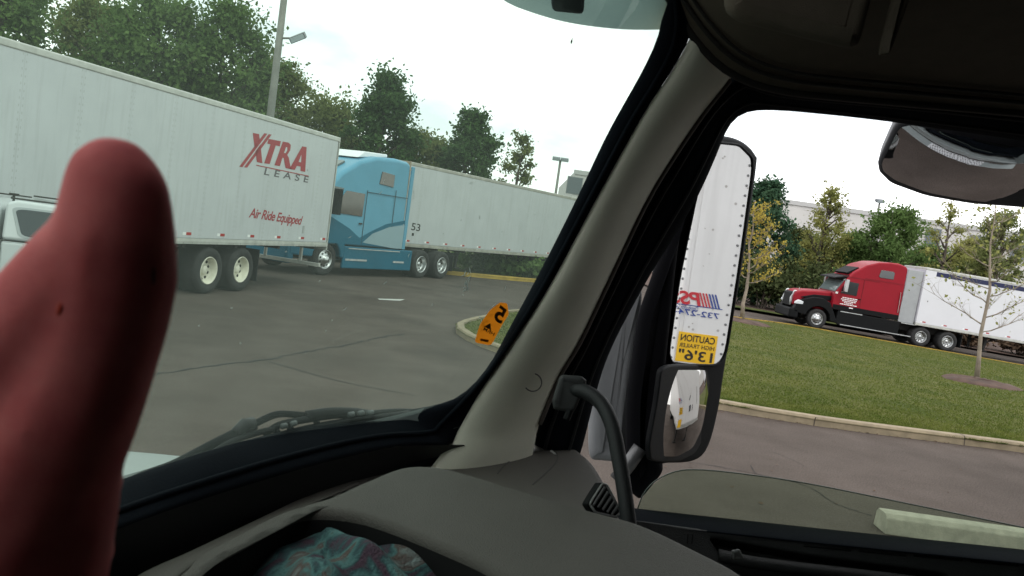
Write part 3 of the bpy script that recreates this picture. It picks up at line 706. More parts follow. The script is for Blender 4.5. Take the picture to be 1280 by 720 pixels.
TW1 = trailer_white('trailer_sheet', (.47, .485, .50)); TW2 = trailer_white('plain_trailer_sheet', (.42, .435, .445), 1.6)
TW3 = mat('bright_trailer_paint', (.60, .60, .63), .35, 0, .03, 1); TW4 = trailer_white('spotted_trailer_sheet', (.70, .69, .67), 50)
# ---- the lettered trailer on the left
f1 = Vector((-.2425, -.970, 0)); left1 = Vector((.970, -.2425, 0)); c_rear = Vector((-5.24, 23.45, 0)) - left1 * 1.29
nose1 = c_rear + f1 * 16.15
tmpM = Matrix.Translation(nose1) @ Matrix.Rotation(math.atan2(f1.y, f1.x), 4, 'Z')
ax1 = [side_pt(tmpM, 264, 328).x, side_pt(tmpM, 304, 331).x]
t1, M1 = trailer('white semi trailer with large red lettering, parked nose towards us on the left', nose1, f1, TW1, ax1, rim=CREAM, lights=14)
CROP = lambda x, y: (290 + x / 4.5, 150 + y / 4.5)
def sp(M, pts, y=1.295): 
    out = []
    for x, y_ in pts:
        q = side_pt(M, *CROP(x, y_)); out.append(Vector((q.x, y, q.z)))
    return out
poly_mesh([sp(M1, q) for q in (
    [(116, 72), (151, 79), (156, 114), (126, 156)], [(131, 176), (160, 137), (170, 243), (139, 236)],
    [(181, 74), (198, 77), (58, 265), (40, 262)], [(206, 79), (222, 82), (84, 268), (66, 266)],
    [(205, 106), (274, 119), (268, 148), (245, 143), (211, 248), (180, 243), (216, 137), (197, 133)],
    [(285, 121), (318, 127), (330, 140), (327, 170), (310, 196), (319, 212), (331, 277), (300, 270), (290, 214), (283, 212), (268, 260), (238, 254)],
    [(394, 148), (419, 152), (411, 292), (384, 286), (385, 262), (364, 258), (352, 281), (322, 275)])], 'lettering', LOGORED, t1)
poly_mesh([sp(M1, q, 1.2975) for q in ([(303, 152), (309, 153), (309, 170), (300, 186), (291, 184)], [(389, 194), (387, 238), (373, 235)])], 'letter_opening', TW1, t1)
poly_mesh([sp(M1, [(135, 251), (430, 313), (430, 318), (135, 257)])], 'underline', LOGORED, t1)
mark_on(t1, M1, 'LEASE', CROP(178, 308), CROP(428, 354), .17, LOGOGREY, .1, .015, spacing=1.7)
mark_on(t1, M1, 'Air Ride Equipped', CROP(90, 565), CROP(390, 606), .30, LOGORED, .28, .018, spacing=.92)
mark_on(t1, M1, '®', CROP(420, 287), CROP(427, 288), .05, LOGOGREY)
q = side_pt(M1, 379, 287); MB().box(q.x - .05, q.x + .05, 1.288, 1.30, q.z - .1, q.z + .1).build('permit_plate', GALV, t1)
# ---- the plain trailer behind the blue tractor
f2 = Vector((-.50, -.866, 0)); left2 = Vector((.866, -.50, 0)); c2 = Vector((-4.15, 30.30, 0)) - left2 * 1.29
t2, M2 = trailer('plain white semi trailer numbered 53 coupled to the blue tractor', c2, f2, TW2, [-12.6, -13.85], lights=14, gear_x=-4.4, rail=mat('weathered_rail', (.34, .33, .29), .6, .2, .25, 3))
mark_on(t2, M2, '53', (513.5, 287.5), (524.5, 289.5), .27, INK, 0, .01)
MB().box(-.01, .03, -1.31, 1.31, 1.1, 4.11).build('nose_frame', mat('rusty_frame', (.30, .24, .17), .7, 0, .3, 5), t2)
q = side_pt(M2, 516, 293); MB().box(q.x - .06, q.x + .06, 1.288, 1.297, q.z - .05, q.z + .05).build('permit_plate', INK, t2)

# ---- blue tractor
def chassis(t, x0, x1, rear, m=CHASSIS):
    c = MB(); [c.box(x1, x0, s * .43 - .05, s * .43 + .05, .68, .98) for s in (-1, 1)]
    for a in rear: c.tube([(a, -.9, .52), (a, .9, .52)], .09, 8); c.box(a - .3, a + .3, -.6, .6, .45, .75)
    c.tube([(0, -.9, .5), (0, .9, .5)], .07, 8); c.build('chassis', m, t)
    MB().box(rear[0] - 1.0, rear[0] + .15, -.45, .45, .99, 1.06).build('fifth_wheel', m, t)
def arch(cx, cz, r, a0, a1, n=12): return [(cx + r * math.cos(R_(a0 + (a1 - a0) * k / n)), cz + r * math.sin(R_(a0 + (a1 - a0) * k / n))) for k in range(n + 1)]
BLUE = mat('light_blue_paint', (.095, .27, .38), .38, 0, .06, 1.5, spec=.25); DBLUE = mat('deep_blue_paint', (.004, .095, .155), .4, 0, .08, 2, spec=.2); GREYB = mat('grey_blue_paint', (.22, .31, .35), .35, 0, .05, 2)
def blue_tractor():
    t = thing('blue_tractor', 'light blue sleeper tractor partly hidden behind the lettered trailer', 'tractor')
    p = Vector((-3.36, 30.87, 0)) - left2 * 1.25 + f2 * 5.0
    M = place(t, p, f2)
    cab = [(-3.75, 1.0), (-3.75, 3.96), (-3.55, 4.04), (-2.9, 4.06), (-1.9, 3.98), (-1.1, 3.74), (-.3, 3.3), (.12, 2.9), (.78, 2.02), (.80, 1.9), (.80, 1.0)]
    MB().prism(cab, -1.24, 1.24, .03, 2.4).build('cab_body', BLUE, t, bevel=.14, seg=5)
    hood = [(.5, 2.02), (1.35, 1.80), (1.62, 1.62), (1.68, 1.2), (1.66, .95)] + [(.5, .95)]
    MB().prism(hood, -.95, .95).build('hood', BLUE, t, bevel=.1, seg=4)
    for s in (-1, 1):
        fp = arch(0, .52, .63, 5, 175) + [(-.78, .6), (-.80, 1.42), (-.3, 1.55), (.5, 1.62), (1.25, 1.5), (1.62, 1.1), (1.62, .62)]
        MB().prism(fp, s * .88, s * 1.25).build('fender', DBLUE, t, bevel=.06, seg=4)
        wheel(t, 0, s * 1.2, s, w=.3); MB().box(1.5, 1.66, s * 1.0 - .2, s * 1.0 + .2, 1.05, 1.35).build('headlight', mat('headlight_glass', (.6, .63, .65), .1), t, bevel=.05)
        # lower side fairing with step openings
        MB().box(-4.35, -.74, s * 1.205 - .05, s * 1.205 + .05, .26, .98).build('side_skirt', DBLUE, t, bevel=.04)
        MB().box(-1.9, -.85, s * 1.262 - .01, s * 1.262 + .01, .52, .58).box(-3.9, -3.3, s * 1.262 - .01, s * 1.262 + .01, .52, .58).box(-3.6, -.95, s * 1.262 - .01, s * 1.262 + .01, .9, .93).build('step_trim', GALV, t)
        # side glazing follows the tapered body
        y = s * 1.243
        MB().prism([(-1.42, 1.98), (-1.44, 2.72), (-.55, 2.74), (-.18, 2.32), (-.12, 2.0)], y - .008, y + .008).build('door_window', BGLASS, t, bevel=.006)
        MB().prism([(.0, 2.02), (-.05, 2.36), (-.42, 2.8), (.10, 2.82), (.70, 2.08)], y - .01, y + .006).build('quarter_glass', mat('grey_glass', (.13, .15, .15), .1), t)
        y = s * 1.208; MB().prism([(-2.86, 3.08), (-2.86, 3.5), (-2.2, 3.54), (-2.12, 3.12)], y - .03, y + .022).build('sleeper_window', BGLASS, t, bevel=.01)
        y = s * 1.243
        MB().prism([(-3.7, 1.9), (-3.7, 2.02), (-2.7, 1.82), (-1.9, 1.5), (-1.42, 1.28), (-.9, 1.55), (.0, 1.86), (.75, 1.86), (.75, 1.05), (-3.0, 1.05), (-1.7, 1.12), (-2.1, 1.45), (-2.9, 1.75)], y - .006, y + .004).build('swoosh', DBLUE, t)
        MB().prism([(-3.2, 1.02), (-1.6, 1.14), (-2.05, 1.46), (-2.85, 1.72), (-3.7, 1.86), (-3.7, 1.02)], y - .006, y + .006).build('swoosh', GREYB, t)
        MB().box(-3.02, -3.0, s * 1.243 - .006, s * 1.243 + .003, 1.05, 3.0).box(-1.55, -1.535, s * 1.243 - .006, s * 1.243 + .006, 1.05, 2.85).box(-3.7, -1.55, s * 1.243 - .006, s * 1.243 + .003, 2.78, 2.8).build('panel_seam', INK, t)
        MB().box(-1.45, -1.3, s * 1.262 - .012, s * 1.262 + .012, 1.72, 1.77).build('door_handle', INK, t)
        mm = MB(); mm.tube([(-.1, s * 1.24, 2.6), (.1, s * 1.5, 2.62)], .03, 6); mm.box(.02, .2, s * 1.5 - .12, s * 1.5 + .12, 1.95, 2.75); mm.build('door_mirror', BLACK, t, bevel=.04)
        MB().box(-3.93, -3.76, s * 1.19 - .03, s * 1.19 + .03, 1.0, 3.9).build('side_extender', BLUE, t, bevel=.02)
    MB().prism([(.79, 2.05), (.13, 2.88), (.17, 2.92), (.84, 2.09)], -1.1, 1.1).build('windshield', DGLASS, t)
    MB().box(-.6, .32, -1.05, 1.05, 2.94, 3.0).build('sun_visor', DBLUE, t, bevel=.03)
    MB().prism([(-.35, 3.33), (-.9, 3.64), (-.88, 3.69), (-.3, 3.38)], -.7, .7).build('roof_window', mat('grey_glass', (.2, .2, .2), .1), t)
    MB().prism([(-2.8, 4.05), (-2.8, 4.16), (-1.6, 4.1), (-1.3, 3.86)], -.85, .85).build('roof_deflector', mat('white_fibreglass', (.7, .72, .74), .35), t, bevel=.04)
    MB().box(1.4, 1.72, -1.24, 1.24, .35, .92).build('bumper', DBLUE, t, bevel=.08)
    MB().box(1.6, 1.7, -.55, .55, 1.0, 1.65).build('grille', STEEL, t, bevel=.04)
    chassis(t, 1.2, -6.9, (-5.0, -6.3))
    for a in (-5.0, -6.3):
        for s in (-1, 1): wheel(t, a, s * 1.24, s, w=.6, dual=True)
    for s in (-1, 1): MB().box(-6.97, -6.95, s * .95 - .3, s * .95 + .3, .3, 1.0).build('mud_flap', RUBBER, t)
blue_tractor()

# ---- red tractor and the striped trailer on the service road
RED = mat('red_paint', (.235, .007, .016), .42, 0, .06, 1.2, spec=.18); DRED = mat('seam_red', (.12, .006, .01), .5)
fr = Vector((-1, .0, 0)); PR = R_(-1.9)
def red_tractor():
    t = thing('red_tractor', 'red sleeper tractor with black fenders facing left beyond the lawn', 'tractor')
    d = ray(1021, 398.5); p = EYE + d * (44.0 / d.y); loc = Vector((p.x, 44.0 + 1.22, p.z - .515))
    M = place(t, loc, fr, PR)
    cab = [(-4.12, 1.16), (-4.12, 3.8), (-4.02, 3.95), (-3.7, 4.02), (-3.2, 4.02), (-2.6, 3.93), (-2.0, 3.68), (-1.45, 3.25), (-1.12, 2.86), (-.66, 2.05), (-.62, 1.95), (-.62, 1.16)]
    MB().prism(cab, -1.22, 1.22, .02, 2.6).build('cab_body', RED, t, bevel=.13, seg=5)
    hood = [(-.66, 2.02), (.2, 1.94), (.9, 1.84), (1.22, 1.72), (1.3, 1.5), (1.28, 1.0), (-.66, 1.0)]
    MB().prism(hood, -.86, .86).build('hood', RED, t, bevel=.1, seg=4)
    for s in (-1, 1):
        fp = arch(0, .52, .64, 8, 178) + [(-.66, .5), (-.95, .48), (-.98, .62), (-.72, 1.1), (-.52, 1.45), (-.1, 1.62), (.35, 1.6), (.85, 1.42), (1.2, 1.12), (1.3, .85), (1.3, .7)]
        MB().prism(fp, s * .80, s * 1.24).build('fender', BLACK, t, bevel=.07, seg=4)
        MB().prism([(-.66, 1.55), (-.66, 1.8), (.3, 1.72), (.95, 1.5), (.6, 1.45)], s * .84, s * .93).build('hood_side', BLACK, t, bevel=.03)
        wheel(t, 0, s * 1.2, s, w=.3)
        MB().prism([(.88, 1.12), (.85, 1.28), (1.12, 1.34), (1.27, 1.22), (1.29, 1.1)], s * 1.02, s * 1.25).build('headlight', mat('headlight_glass', (.6, .63, .65), .1), t, bevel=.04)
        MB().prism([(-4.25, .36), (-4.25, 1.1), (-.98, 1.14), (-.94, .5), (-1.2, .36)], s * 1.02, s * 1.22).build('side_skirt', BLACK, t, bevel=.04)
        MB().box(-4.1, -.66, s * 1.222 - .012, s * 1.222 + .012, 1.17, 1.42).build('lower_trim', BLACK, t)
        st = MB(); st.box(-2.25, -1.1, s * 1.22 - .03, s * 1.22 + .03, 1.09, 1.13).box(-4.9, -1.2, s * 1.24 - .03, s * 1.24 + .03, .42, .46).box(-5.1, -4.3, s * 1.2 - .04, s * 1.2 + .04, 1.05, 1.09); st.build('step_trim', GALV, t)
        y = s * 1.223; dw = MB().prism([(-1.76, 2.02), (-1.76, 2.68), (-1.2, 2.7), (-.98, 2.36), (-.92, 2.04)], y - .006, y + .008).build('door_window', DGLASS, t)
        MB().prism([(-2.92 - .55, 3.18), (-3.47, 3.52), (-3.38, 3.58), (-2.76, 3.56), (-2.7, 3.22), (-2.78, 3.16)], s * 1.195 - .03, s * 1.195 + .022).build('sleeper_window', DGLASS, t, bevel=.01)
        sm = MB(); sm.box(-2.03, -2.015, y - .004, y + .004, 1.43, 2.95).box(-2.8, -.9, y - .004, y + .004, 2.93, 2.945).box(-4.08, -2.03, y - .004, y + .004, 3.0, 3.012).box(-.98, -.965, y - .004, y + .004, 1.43, 2.0); sm.build('panel_seam', DRED, t)
        MB().tube([(-4.0, s * 1.26, 1.55), (-3.95, s * 1.27, 2.6)], .018, 6).build('grab_rail', STEEL, t)
        mr = MB(); mr.box(-1.12, -.96, s * 1.5 - .1, s * 1.5 + .1, 2.15, 2.78); mr.tube([(-.95, s * 1.22, 2.75), (-1.04, s * 1.5, 2.72)], .02, 6).tube([(-.95, s * 1.22, 2.1), (-1.04, s * 1.5, 2.2)], .02, 6)
        mr.build('door_mirror', STEEL, t, bevel=.03)
        MB().box(-.78, -.66, s * 1.235 - .015, s * 1.235 + .015, 1.98, 2.08).build('side_lamp', mat('lamp_cover', (.7, .68, .66), .3), t)
        MB().box(-2.0, -1.85, s * 1.232 - .012, s * 1.232 + .012, 1.86, 1.9).build('door_handle', BLACK, t)
        MB().box(-4.95, -4.13, s * 1.16 - .02, s * 1.16 + .02, 1.1, 3.85).build('side_extender', mat('grey_extender', (.30, .31, .32), .5, 0, .1, 2), t, bevel=.02)
        MB().box(-7.55, -7.53, s * .95 - .3, s * .95 + .3, .3, 1.0).build('mud_flap', RUBBER, t)
        if s == 1:                                           # rows of small white door lettering, unreadable at this distance
            w = MB(); rd = random.Random(5)
            for r_, (a, b) in enumerate(((-1.06, -1.72), (-1.0, -1.78), (-1.08, -1.7), (-1.2, -1.62), (-1.0, -1.8))):
                x = a
                while x > b:
                    ln = rd.uniform(.04, .13); w.box(x - ln, x, 1.224, 1.23, 1.86 - r_ * .085 - .045, 1.86 - r_ * .085); x -= ln + .022
            w.build('door_lettering', mat('white_lettering', (.75, .72, .72), .5), t)
            MB().box(-1.7, -1.5, 1.233, 1.237, 1.33, 1.38).build('number_plate', mat('white_lettering', (.75, .72, .72), .5), t)
    MB().prism([(-.68, 2.06), (-1.1, 2.8), (-1.05, 2.84), (-.62, 2.09)], -1.12, 1.12).build('windshield', mat('screen_glass', (.12, .15, .15), .05), t)
    MB().prism([(-1.2, 2.86), (-1.3, 3.02), (-.55, 2.82), (-.52, 2.74)], -1.15, 1.15).build('sun_visor', BLACK, t, bevel=.03)
    MB().prism([(-1.25, 3.06), (-1.75, 3.46), (-1.70, 3.52), (-1.15, 3.14)], -.9, .9).build('roof_fairing_trim', BLACK, t, bevel=.03)
    MB().box(1.0, 1.5, -1.24, 1.24, .36, .86).build('bumper', BLACK, t, bevel=.09, seg=4)
    MB().prism([(1.22, .9), (1.24, 1.7), (1.36, 1.62), (1.38, .95)], -.6, .6).build('grille', BLACK, t, bevel=.02)
    MB().prism([(1.2, 1.4), (1.12, 1.78), (1.26, 1.78), (1.40, 1.35), (1.36, .95), (1.3, 1.0)], .56, .68).build('grille_surround', STEEL, t, bevel=.03)
    MB().prism([(1.2, 1.4), (1.12, 1.78), (1.26, 1.78), (1.40, 1.35), (1.36, .95), (1.3, 1.0)], -.68, -.56).build('grille_surround', STEEL, t, bevel=.03)
    MB().tube([(.9, .3, 1.84), (.9, .3, 1.95)], .02, 6).build('hood_ornament', STEEL, t)
    chassis(t, 1.2, -7.5, (-5.45, -6.85))
    for a in (-5.45, -6.85):
        for s in (-1, 1): wheel(t, a, s * 1.24, s, w=.6, dual=True, rim=STEEL)
    for z, s in ((4.03, -.5), (4.03, .5), (4.03, 0)): MB().box(-3.9, -3.7, s - .05, s + .05, z - .03, z + .03).build('clearance_lamp', REDTAPE, t)
    return M
MRED = red_tractor()
NAVY = mat('navy_paint', (.012, .016, .06), .35)
loc3 = MRED @ Vector((-5.0, 0, 0))
t3, M3 = trailer('bright white semi trailer with a navy stripe behind the red tractor', loc3, fr, TW3, [-13.0, -14.3], pitch=PR, lights=15, gear_x=-4.0)
MB().box(-16.1, -.55, -1.296, 1.296, 3.72, 3.95).build('stripe', NAVY, t3)
MB().box(-.001, .02, -1.2, 1.2, 1.25, 3.95).build('nose_panel', mat('nose_grey', (.48, .48, .53), .4, 0, .08, 1), t3)  # nose face greyer than the side walls
MB().box(-.4, -.37, 1.289, 1.3, 2.35, 2.42).build('side_marker', INK, t3)

# ---- pickup with canopy at the left edge
def pickup():
    t = thing('pickup_truck', 'silver white pickup with a canopy over its bed at the left edge', 'pickup')
    PW = mat('silver_white_paint', (.52, .55, .56), .28, 0, .03, 2, coat=.6)
    d = ray(15.5, 300); Y = 10.8; q = EYE + d * (Y / d.y)          # seam between cab and canopy
    M = place(t, Vector((q.x - .52, Y + .85, 0)), Vector((-.94, -.342, 0))); t.scale = (.93, .93, .93)
    lowc = [(-.02, .42), (-.02, 1.40), (1.25, 1.38), (2.9, 1.15), (3.02, .95), (3.02, .45)] + arch(2.05, .42, .46, 0, 180, 10)
    MB().prism(lowc, -.95, .95).build('body', PW, t, bevel=.05)
    cabp = [(0, 1.38), (0, 1.86), (.15, 1.92), (.9, 1.9), (1.35, 1.66), (1.62, 1.38)]
    MB().prism(cabp, -.93, .93, .22, 1.38).build('cab', PW, t, bevel=.06, seg=4)
    bed = [(-1.72, .55), (-1.72, 1.40), (-.05, 1.40), (-.05, .45)] + arch(-.85, .42, .46, 0, 180, 10)
    MB().prism(bed, -.95, .95).build('cargo_bed', PW, t, bevel=.04)
    can = [(-1.7, 1.42), (-1.62, 1.88), (-1.48, 1.95), (-.2, 1.98), (-.06, 1.93), (-.05, 1.42)]
    cn = MB().prism(can, -.94, .94, .14, 1.42).build('canopy', PW, t, bevel=.05, seg=4)
    def tp(z): return .94 * (1 - .14 * (z - 1.42))
    for s in (-1, 1):
        z0, z1 = 1.49, 1.86
        def pane(x0, x1, x2, x3, a, b, off):
            vs = [(x0, s * (tp(a) + off), a), (x1, s * (tp(a) + off), a), (x2, s * (tp(b) + off), b), (x3, s * (tp(b) + off), b)]
            P = fillet([Vector(v) for v in vs], .14, 5); n = Vector((0, s, .13))
            return plate(P, n, .02, .004)
        f = bm_obj(pane(-.26, -1.42, -1.36, -.13, z0 - .03, z1 + .03, .006), 'window_frame', mat('canopy_seal', (.35, .38, .39), .4), cn); bm_obj(pane(-.30, -1.38, -1.32, -.18, z0, z1, .012), 'pane', mat('canopy_glass', (.035, .045, .052), .1), f)
        MB().tube([(-.02, s * .965, .5), (-.02, s * .965, 1.3), (.03, s * .958, 1.6), (.12, s * .90, 1.85), (.2, s * .82, 1.935)], .022, 6).build('door_seal', RUBBER, t)
        MB().prism([(.1, 1.46), (.12, 1.8), (.85, 1.82), (1.35, 1.46)], s * .905 - .02, s * .905 + .025).build('door_window', DGLASS, t)
        MB().box(.12, .34, s * .96 - .015, s * .96 + .02, 1.19, 1.24).build('door_handle', INK, t, bevel=.01)
        MB().tube([(-1.5, s * .80, 1.985), (-.1, s * .80, 1.995)], .012, 6).tube([(-1.7, s * .952, 1.41), (-.05, s * .952, 1.41)], .008, 5).build('roof_trim', INK, t)
        for a in (2.05, -.85): wheel(t, a, s * .93, s, r=.40, w=.24, rim=GALV, holes=6)
    bar = MB(); bar.tube([(.9, .70, 2.035), (-.34, .72, 2.035)], .010, 6)
    for x in (-.12, .7): bar.tube([(x, .72, 1.9), (x, .72, 2.03)], .018, 6).box(x - .06, x + .06, .70, .74, 2.03, 2.06)
    bar.build('roof_rack', INK, t)
    MB().box(2.95, 3.1, -.95, .95, .42, .62).build('front_bumper', STEEL, t, bevel=.03); MB().box(-1.82, -1.7, -.93, .93, .45, .65).build('rear_bumper', STEEL, t, bevel=.03)
    for s in (-1, 1): MB().box(-1.73, -1.6, s * .9 - .05, s * .9 + .055, 1.0, 1.35).build('tail_light', REDTAPE, t); MB().box(2.85, 3.03, s * .78 - .15, s * .78 + .15, .78, .98).build('headlight', STEEL, t, bevel=.02)
pickup()

# ================================================================== OUR OWN TRUCK
TRIM = mat('pillar_trim', (.74, .745, .61), .62, 0, .05, 9, .12, 420)
DASH = mat('dash_plastic', (.072, .067, .057), .68, 0, .06, 14, .35, 520)
DASHD = mat('dash_lid_plastic', (.085, .078, .072), .5, 0, .06, 14, .3, 520)
HEADL = mat('headliner_cloth', (.085, .068, .050), .9, 0, .1, 20, .3, 600)
SEALM = mat('seal_rubber', (.006, .008, .011), .8, 0, .15, 8, .12, 300, spec=.04)
DARKP = mat('door_plastic', (.024, .025, .025), .6, 0, .1, 12, .3, 420)
HOODW = mat('hood_paint', (.25, .28, .27), .4, 0, .05, 2, spec=.25)
SHELL = mat('cab_lining_light_block', (.05, .048, .045), .9)
ORG = Vector((.4, .6, 0))
CAB = thing('truck_cab', 'dark interior of the parked truck around the camera, with pillar, dashboard, door and mirrors', 'truck', ORG)
def B(mb, name, m, parent=None, **k): return mb.build(name, m, parent or CAB, ORG, **k)
def A3(pts): return [at(*p) for p in pts]

# glass edge and windshield surface (a smooth quadratic through the measured edge)
ge = [(-260, 770, .66), (-100, 705, .76), (0, 655, .86), (150, 600, .98), (250, 567, 1.08), (320, 547, 1.17), (400, 528, 1.28), (480, 516, 1.38), (540, 507, 1.43), (577, 493, 1.455), (610, 458, 1.46), (640, 404, 1.46), (680, 330, 1.45), (720, 250, 1.43), (760, 166, 1.42), (800, 94, 1.41), (820, 52, 1.405), (827, 25, 1.40), (822, -5, 1.385), (790, -40, 1.35)]
GP = np.array([tuple(at(*p)) for p in ge] + [tuple(at(*p)) for p in [(500, -170, 1.02), (200, -230, .84), (0, -300, .72)]])
def feat(y, z): return np.stack([np.ones_like(y), y, z, y * y, y * z], -1)
gco = np.linalg.lstsq(feat(GP[:, 1], GP[:, 2]), GP[:, 0], rcond=None)[0]
def gx(y, z): return float(feat(np.array(float(y)), np.array(float(z))) @ gco)
def on_glass(px, py, off=0):
    d = ray(px, py); lo, hi = .3, 2.2
    fun = lambda s: (EYE + d * s).x - gx((EYE + d * s).y, (EYE + d * s).z)
    best = min((abs(fun(lo + (hi - lo) * k / 400)), lo + (hi - lo) * k / 400) for k in range(401))[1]
    for _ in range(25):
        e = 1e-3; g = (fun(best + e) - fun(best - e)) / (2 * e)
        if abs(g) < 1e-5: break
        best -= max(-.05, min(.05, fun(best) / g))
    return EYE + d * (best + off)
WG = film_glass('windshield_glass', (.655, .77, .69), .10, (.46, .58, .49))
mb = MB(); mb.grid([[(gx(y, z), y, z) for y in np.linspace(-.5, 1.475, 60)] for z in np.linspace(1.97, 3.0, 34)])
B(mb, 'windshield', WG, smooth=True)

pil_L = [(568, 546, 1.45), (600, 490, 1.452), (634, 438, 1.452), (688, 356, 1.445), (750, 240, 1.435), (806, 140, 1.425), (840, 88, 1.42), (864, 42, 1.41), (866, 5, 1.39), (850, -40, 1.35)]
low_edge = [(-260, 850, .62), (-100, 760, .72), (0, 714, .80), (140, 664, .90), (250, 625, 1.02), (400, 580, 1.2), (500, 558, 1.34), (560, 556, 1.42)]
mb = MB(); rowsS = band(mb, A3(ge[:18]), A3(low_edge + pil_L), .012, .03, 70, 9)
B(mb, 'windshield_seal', SEALM, smooth=True)
# fine rib along the seal
rb = MB(); rb.tube([r[5] + (EYE - r[5]).normalized() * .003 for r in rowsS], .004, 6); B(rb, 'seal_bead', SEALM, smooth=True)
# black ledge between the seal and the dashboard
mb = MB(); lo_ = crv(A3(low_edge + [(580, 556, 1.44)]), 30); hi_ = [on_z(x, y, 1.86) for x, y in [(-300, 1000), (-100, 930), (0, 880), (140, 810), (260, 760), (400, 700), (520, 650), (640, 620), (660, 618)]]; hi_ = crv(hi_, 30)
mb.grid([[a, a.lerp(b, .3) - Vector((0, 0, .012)), a.lerp(b, .65) - Vector((0, 0, .012)), b] for a, b in zip(lo_, hi_)])
B(mb, 'defroster_ledge', mat('ledge_black', (.008, .009, .010), .6), smooth=True)

# A-pillar trim
pL = [(520, 610, 1.40), (548, 572, 1.43)] + pil_L[0:]
pR_px = [(662, 590), (668, 556), (674, 530), (698, 472), (724, 428), (755, 363), (805, 258), (840, 199), (878, 143), (912, 100), (935, 60), (942, 20)]
DOORY = 1.62
def y_at(px, py): return DOORY - .03
pR = [on_y(x, y, y_at(x, y) - .03) for x, y in pR_px]
mb = MB(); rowsP = band(mb, A3(pL), pR, .035, .05, 60, 15); B(mb, 'pillar_trim', TRIM, smooth=True)
def pill(px, py, off=.002):
    best = min((abs((EYE.x - 0)) * 0 + ((p - EYE).normalized() - ray(px, py).normalized()).length, i, j) for i, r in enumerate(rowsP) for j, p in enumerate(r[:15]))
    p = rowsP[best[1]][best[2]]; return EYE + ray(px, py) * ((p - EYE).length / ray(px, py).length - off)
c0 = pill(666, 478, .0055); nn_ = (EYE - c0).normalized(); u_ = nn_.cross(Vector((0, 0, 1))).normalized(); v_ = nn_.cross(u_)
B(MB().tube([c0 + (u_ * math.cos(k * .2618) + v_ * math.sin(k * .2618)) * .0155 for k in range(25)], .0011, 5), 'screw_cap_ring', mat('groove', (.05, .05, .045), .8))

B(MB().tube(crv(A3([(490, 590, 1.39), (545, 562, 1.46), (572, 544, 1.49), (634, 452, 1.50), (694, 358, 1.49)]), 30), .022, 10), 'pillar_gasket', SEALM, smooth=True)
B(MB().tube(crv([on_y(x, y, 1.66) for x, y in [(840, 215), (878, 158), (908, 118), (935, 88), (965, 66)]], 20), .035, 10), 'pillar_gasket', SEALM, smooth=True)
# door frame and seal round the side window
dfL = pR_px[1:9] + [(921, 100), (935, 100), (962, 111), (1020, 119), (1130, 128), (1280, 142), (1420, 156)]
dfR = [(718, 578), (727, 562), (757, 453), (803, 361), (840, 300), (870, 250), (893, 200), (907, 166), (920, 148), (938, 139.5), (965, 138), (1010, 141), (1110, 152), (1280, 176), (1420, 197)]
mb = MB(); rowsD = band(mb, [on_y(x, y, DOORY - .02) for x, y in dfL], [on_y(x, y, DOORY + .04) for x, y in dfR], .012, .05, 80, 9)
B(mb, 'door_frame', SEALM, smooth=True)
for k_, rr in ((2, .0035), (6, .003)):
    rb = MB(); rb.tube([r[k_] + (EYE - r[k_]).normalized() * .002 for r in rowsD], rr, 6); B(rb, 'weather_strip', RUBBER, smooth=True)
# brown edge piping between pillar and door
rb = MB(); rb.tube([p + (EYE - p).normalized() * .006 for p in crv([on_y(x, y, DOORY - .055) for x, y in pR_px[2:10]], 40)], .006, 6); B(rb, 'pillar_piping', mat('piping_brown', (.10, .085, .075), .7), smooth=True)

# headliner, sweeping from the windshield header over the door
hl_px = [(700, -160), (780, -60), (828, -14), (850, 22), (876, 58), (905, 86), (940, 104), (985, 115), (1040, 121), (1130, 129), (1280, 142), (1420, 156), (1700, 190)]
hl_d = [1.25, 1.33, 1.38, 1.40, 1.42, 1.44, 1.46, 1.47, 1.48, 1.49, 1.5, 1.5, 1.5]
H0 = crv([at(x, y, d) for (x, y), d in zip(hl_px, hl_d)], 60); rows = []
for p in H0:
    e = Vector((p.x * .55 + .32, p.y * .1 - .3, 2.98)); r = []
    for t in (0, .02, .06, .12, .22, .4, .7, 1): 
        q_ = p.lerp(e, t); q_.z = p.z + (e.z - p.z) * math.sin(t * math.pi / 2) ** .8; r.append(q_)
    rows.append(r)
mb = MB().grid(rows); B(mb, 'headliner', HEADL, smooth=True)
for k_, (off, rr) in enumerate(((.0, .007), (.03, .004), (.05, .003))):
    rb = MB(); rb.tube([r[0].lerp(r[3], off * 6) + (EYE - r[0]).normalized() * .003 for r in rows], rr, 8); B(rb, 'headliner_edge', mat('headliner_edge_trim', (.022, .02, .018), .6, spec=.2), smooth=True)
# overhead storage box with its rib, above the door
def slab3(px, d, thick, name, m, rnd=.01, parent=None):
    P = fillet([at(x, y, d) for x, y in px], .2, 5); n = EYE - sum(P, Vector()) / len(P)
    return bm_obj(plate(P, n, thick, rnd), name, m, parent or CAB, ORG)
slab3([(900, -60), (1105, -60), (1075, 55), (1062, 62), (905, 24)], 1.10, .05, 'overhead_console', HEADL, .015)
slab3([(1128, -60), (1158, -60), (1112, 70), (1096, 70)], 1.12, .05, 'overhead_rib', HEADL, .008)

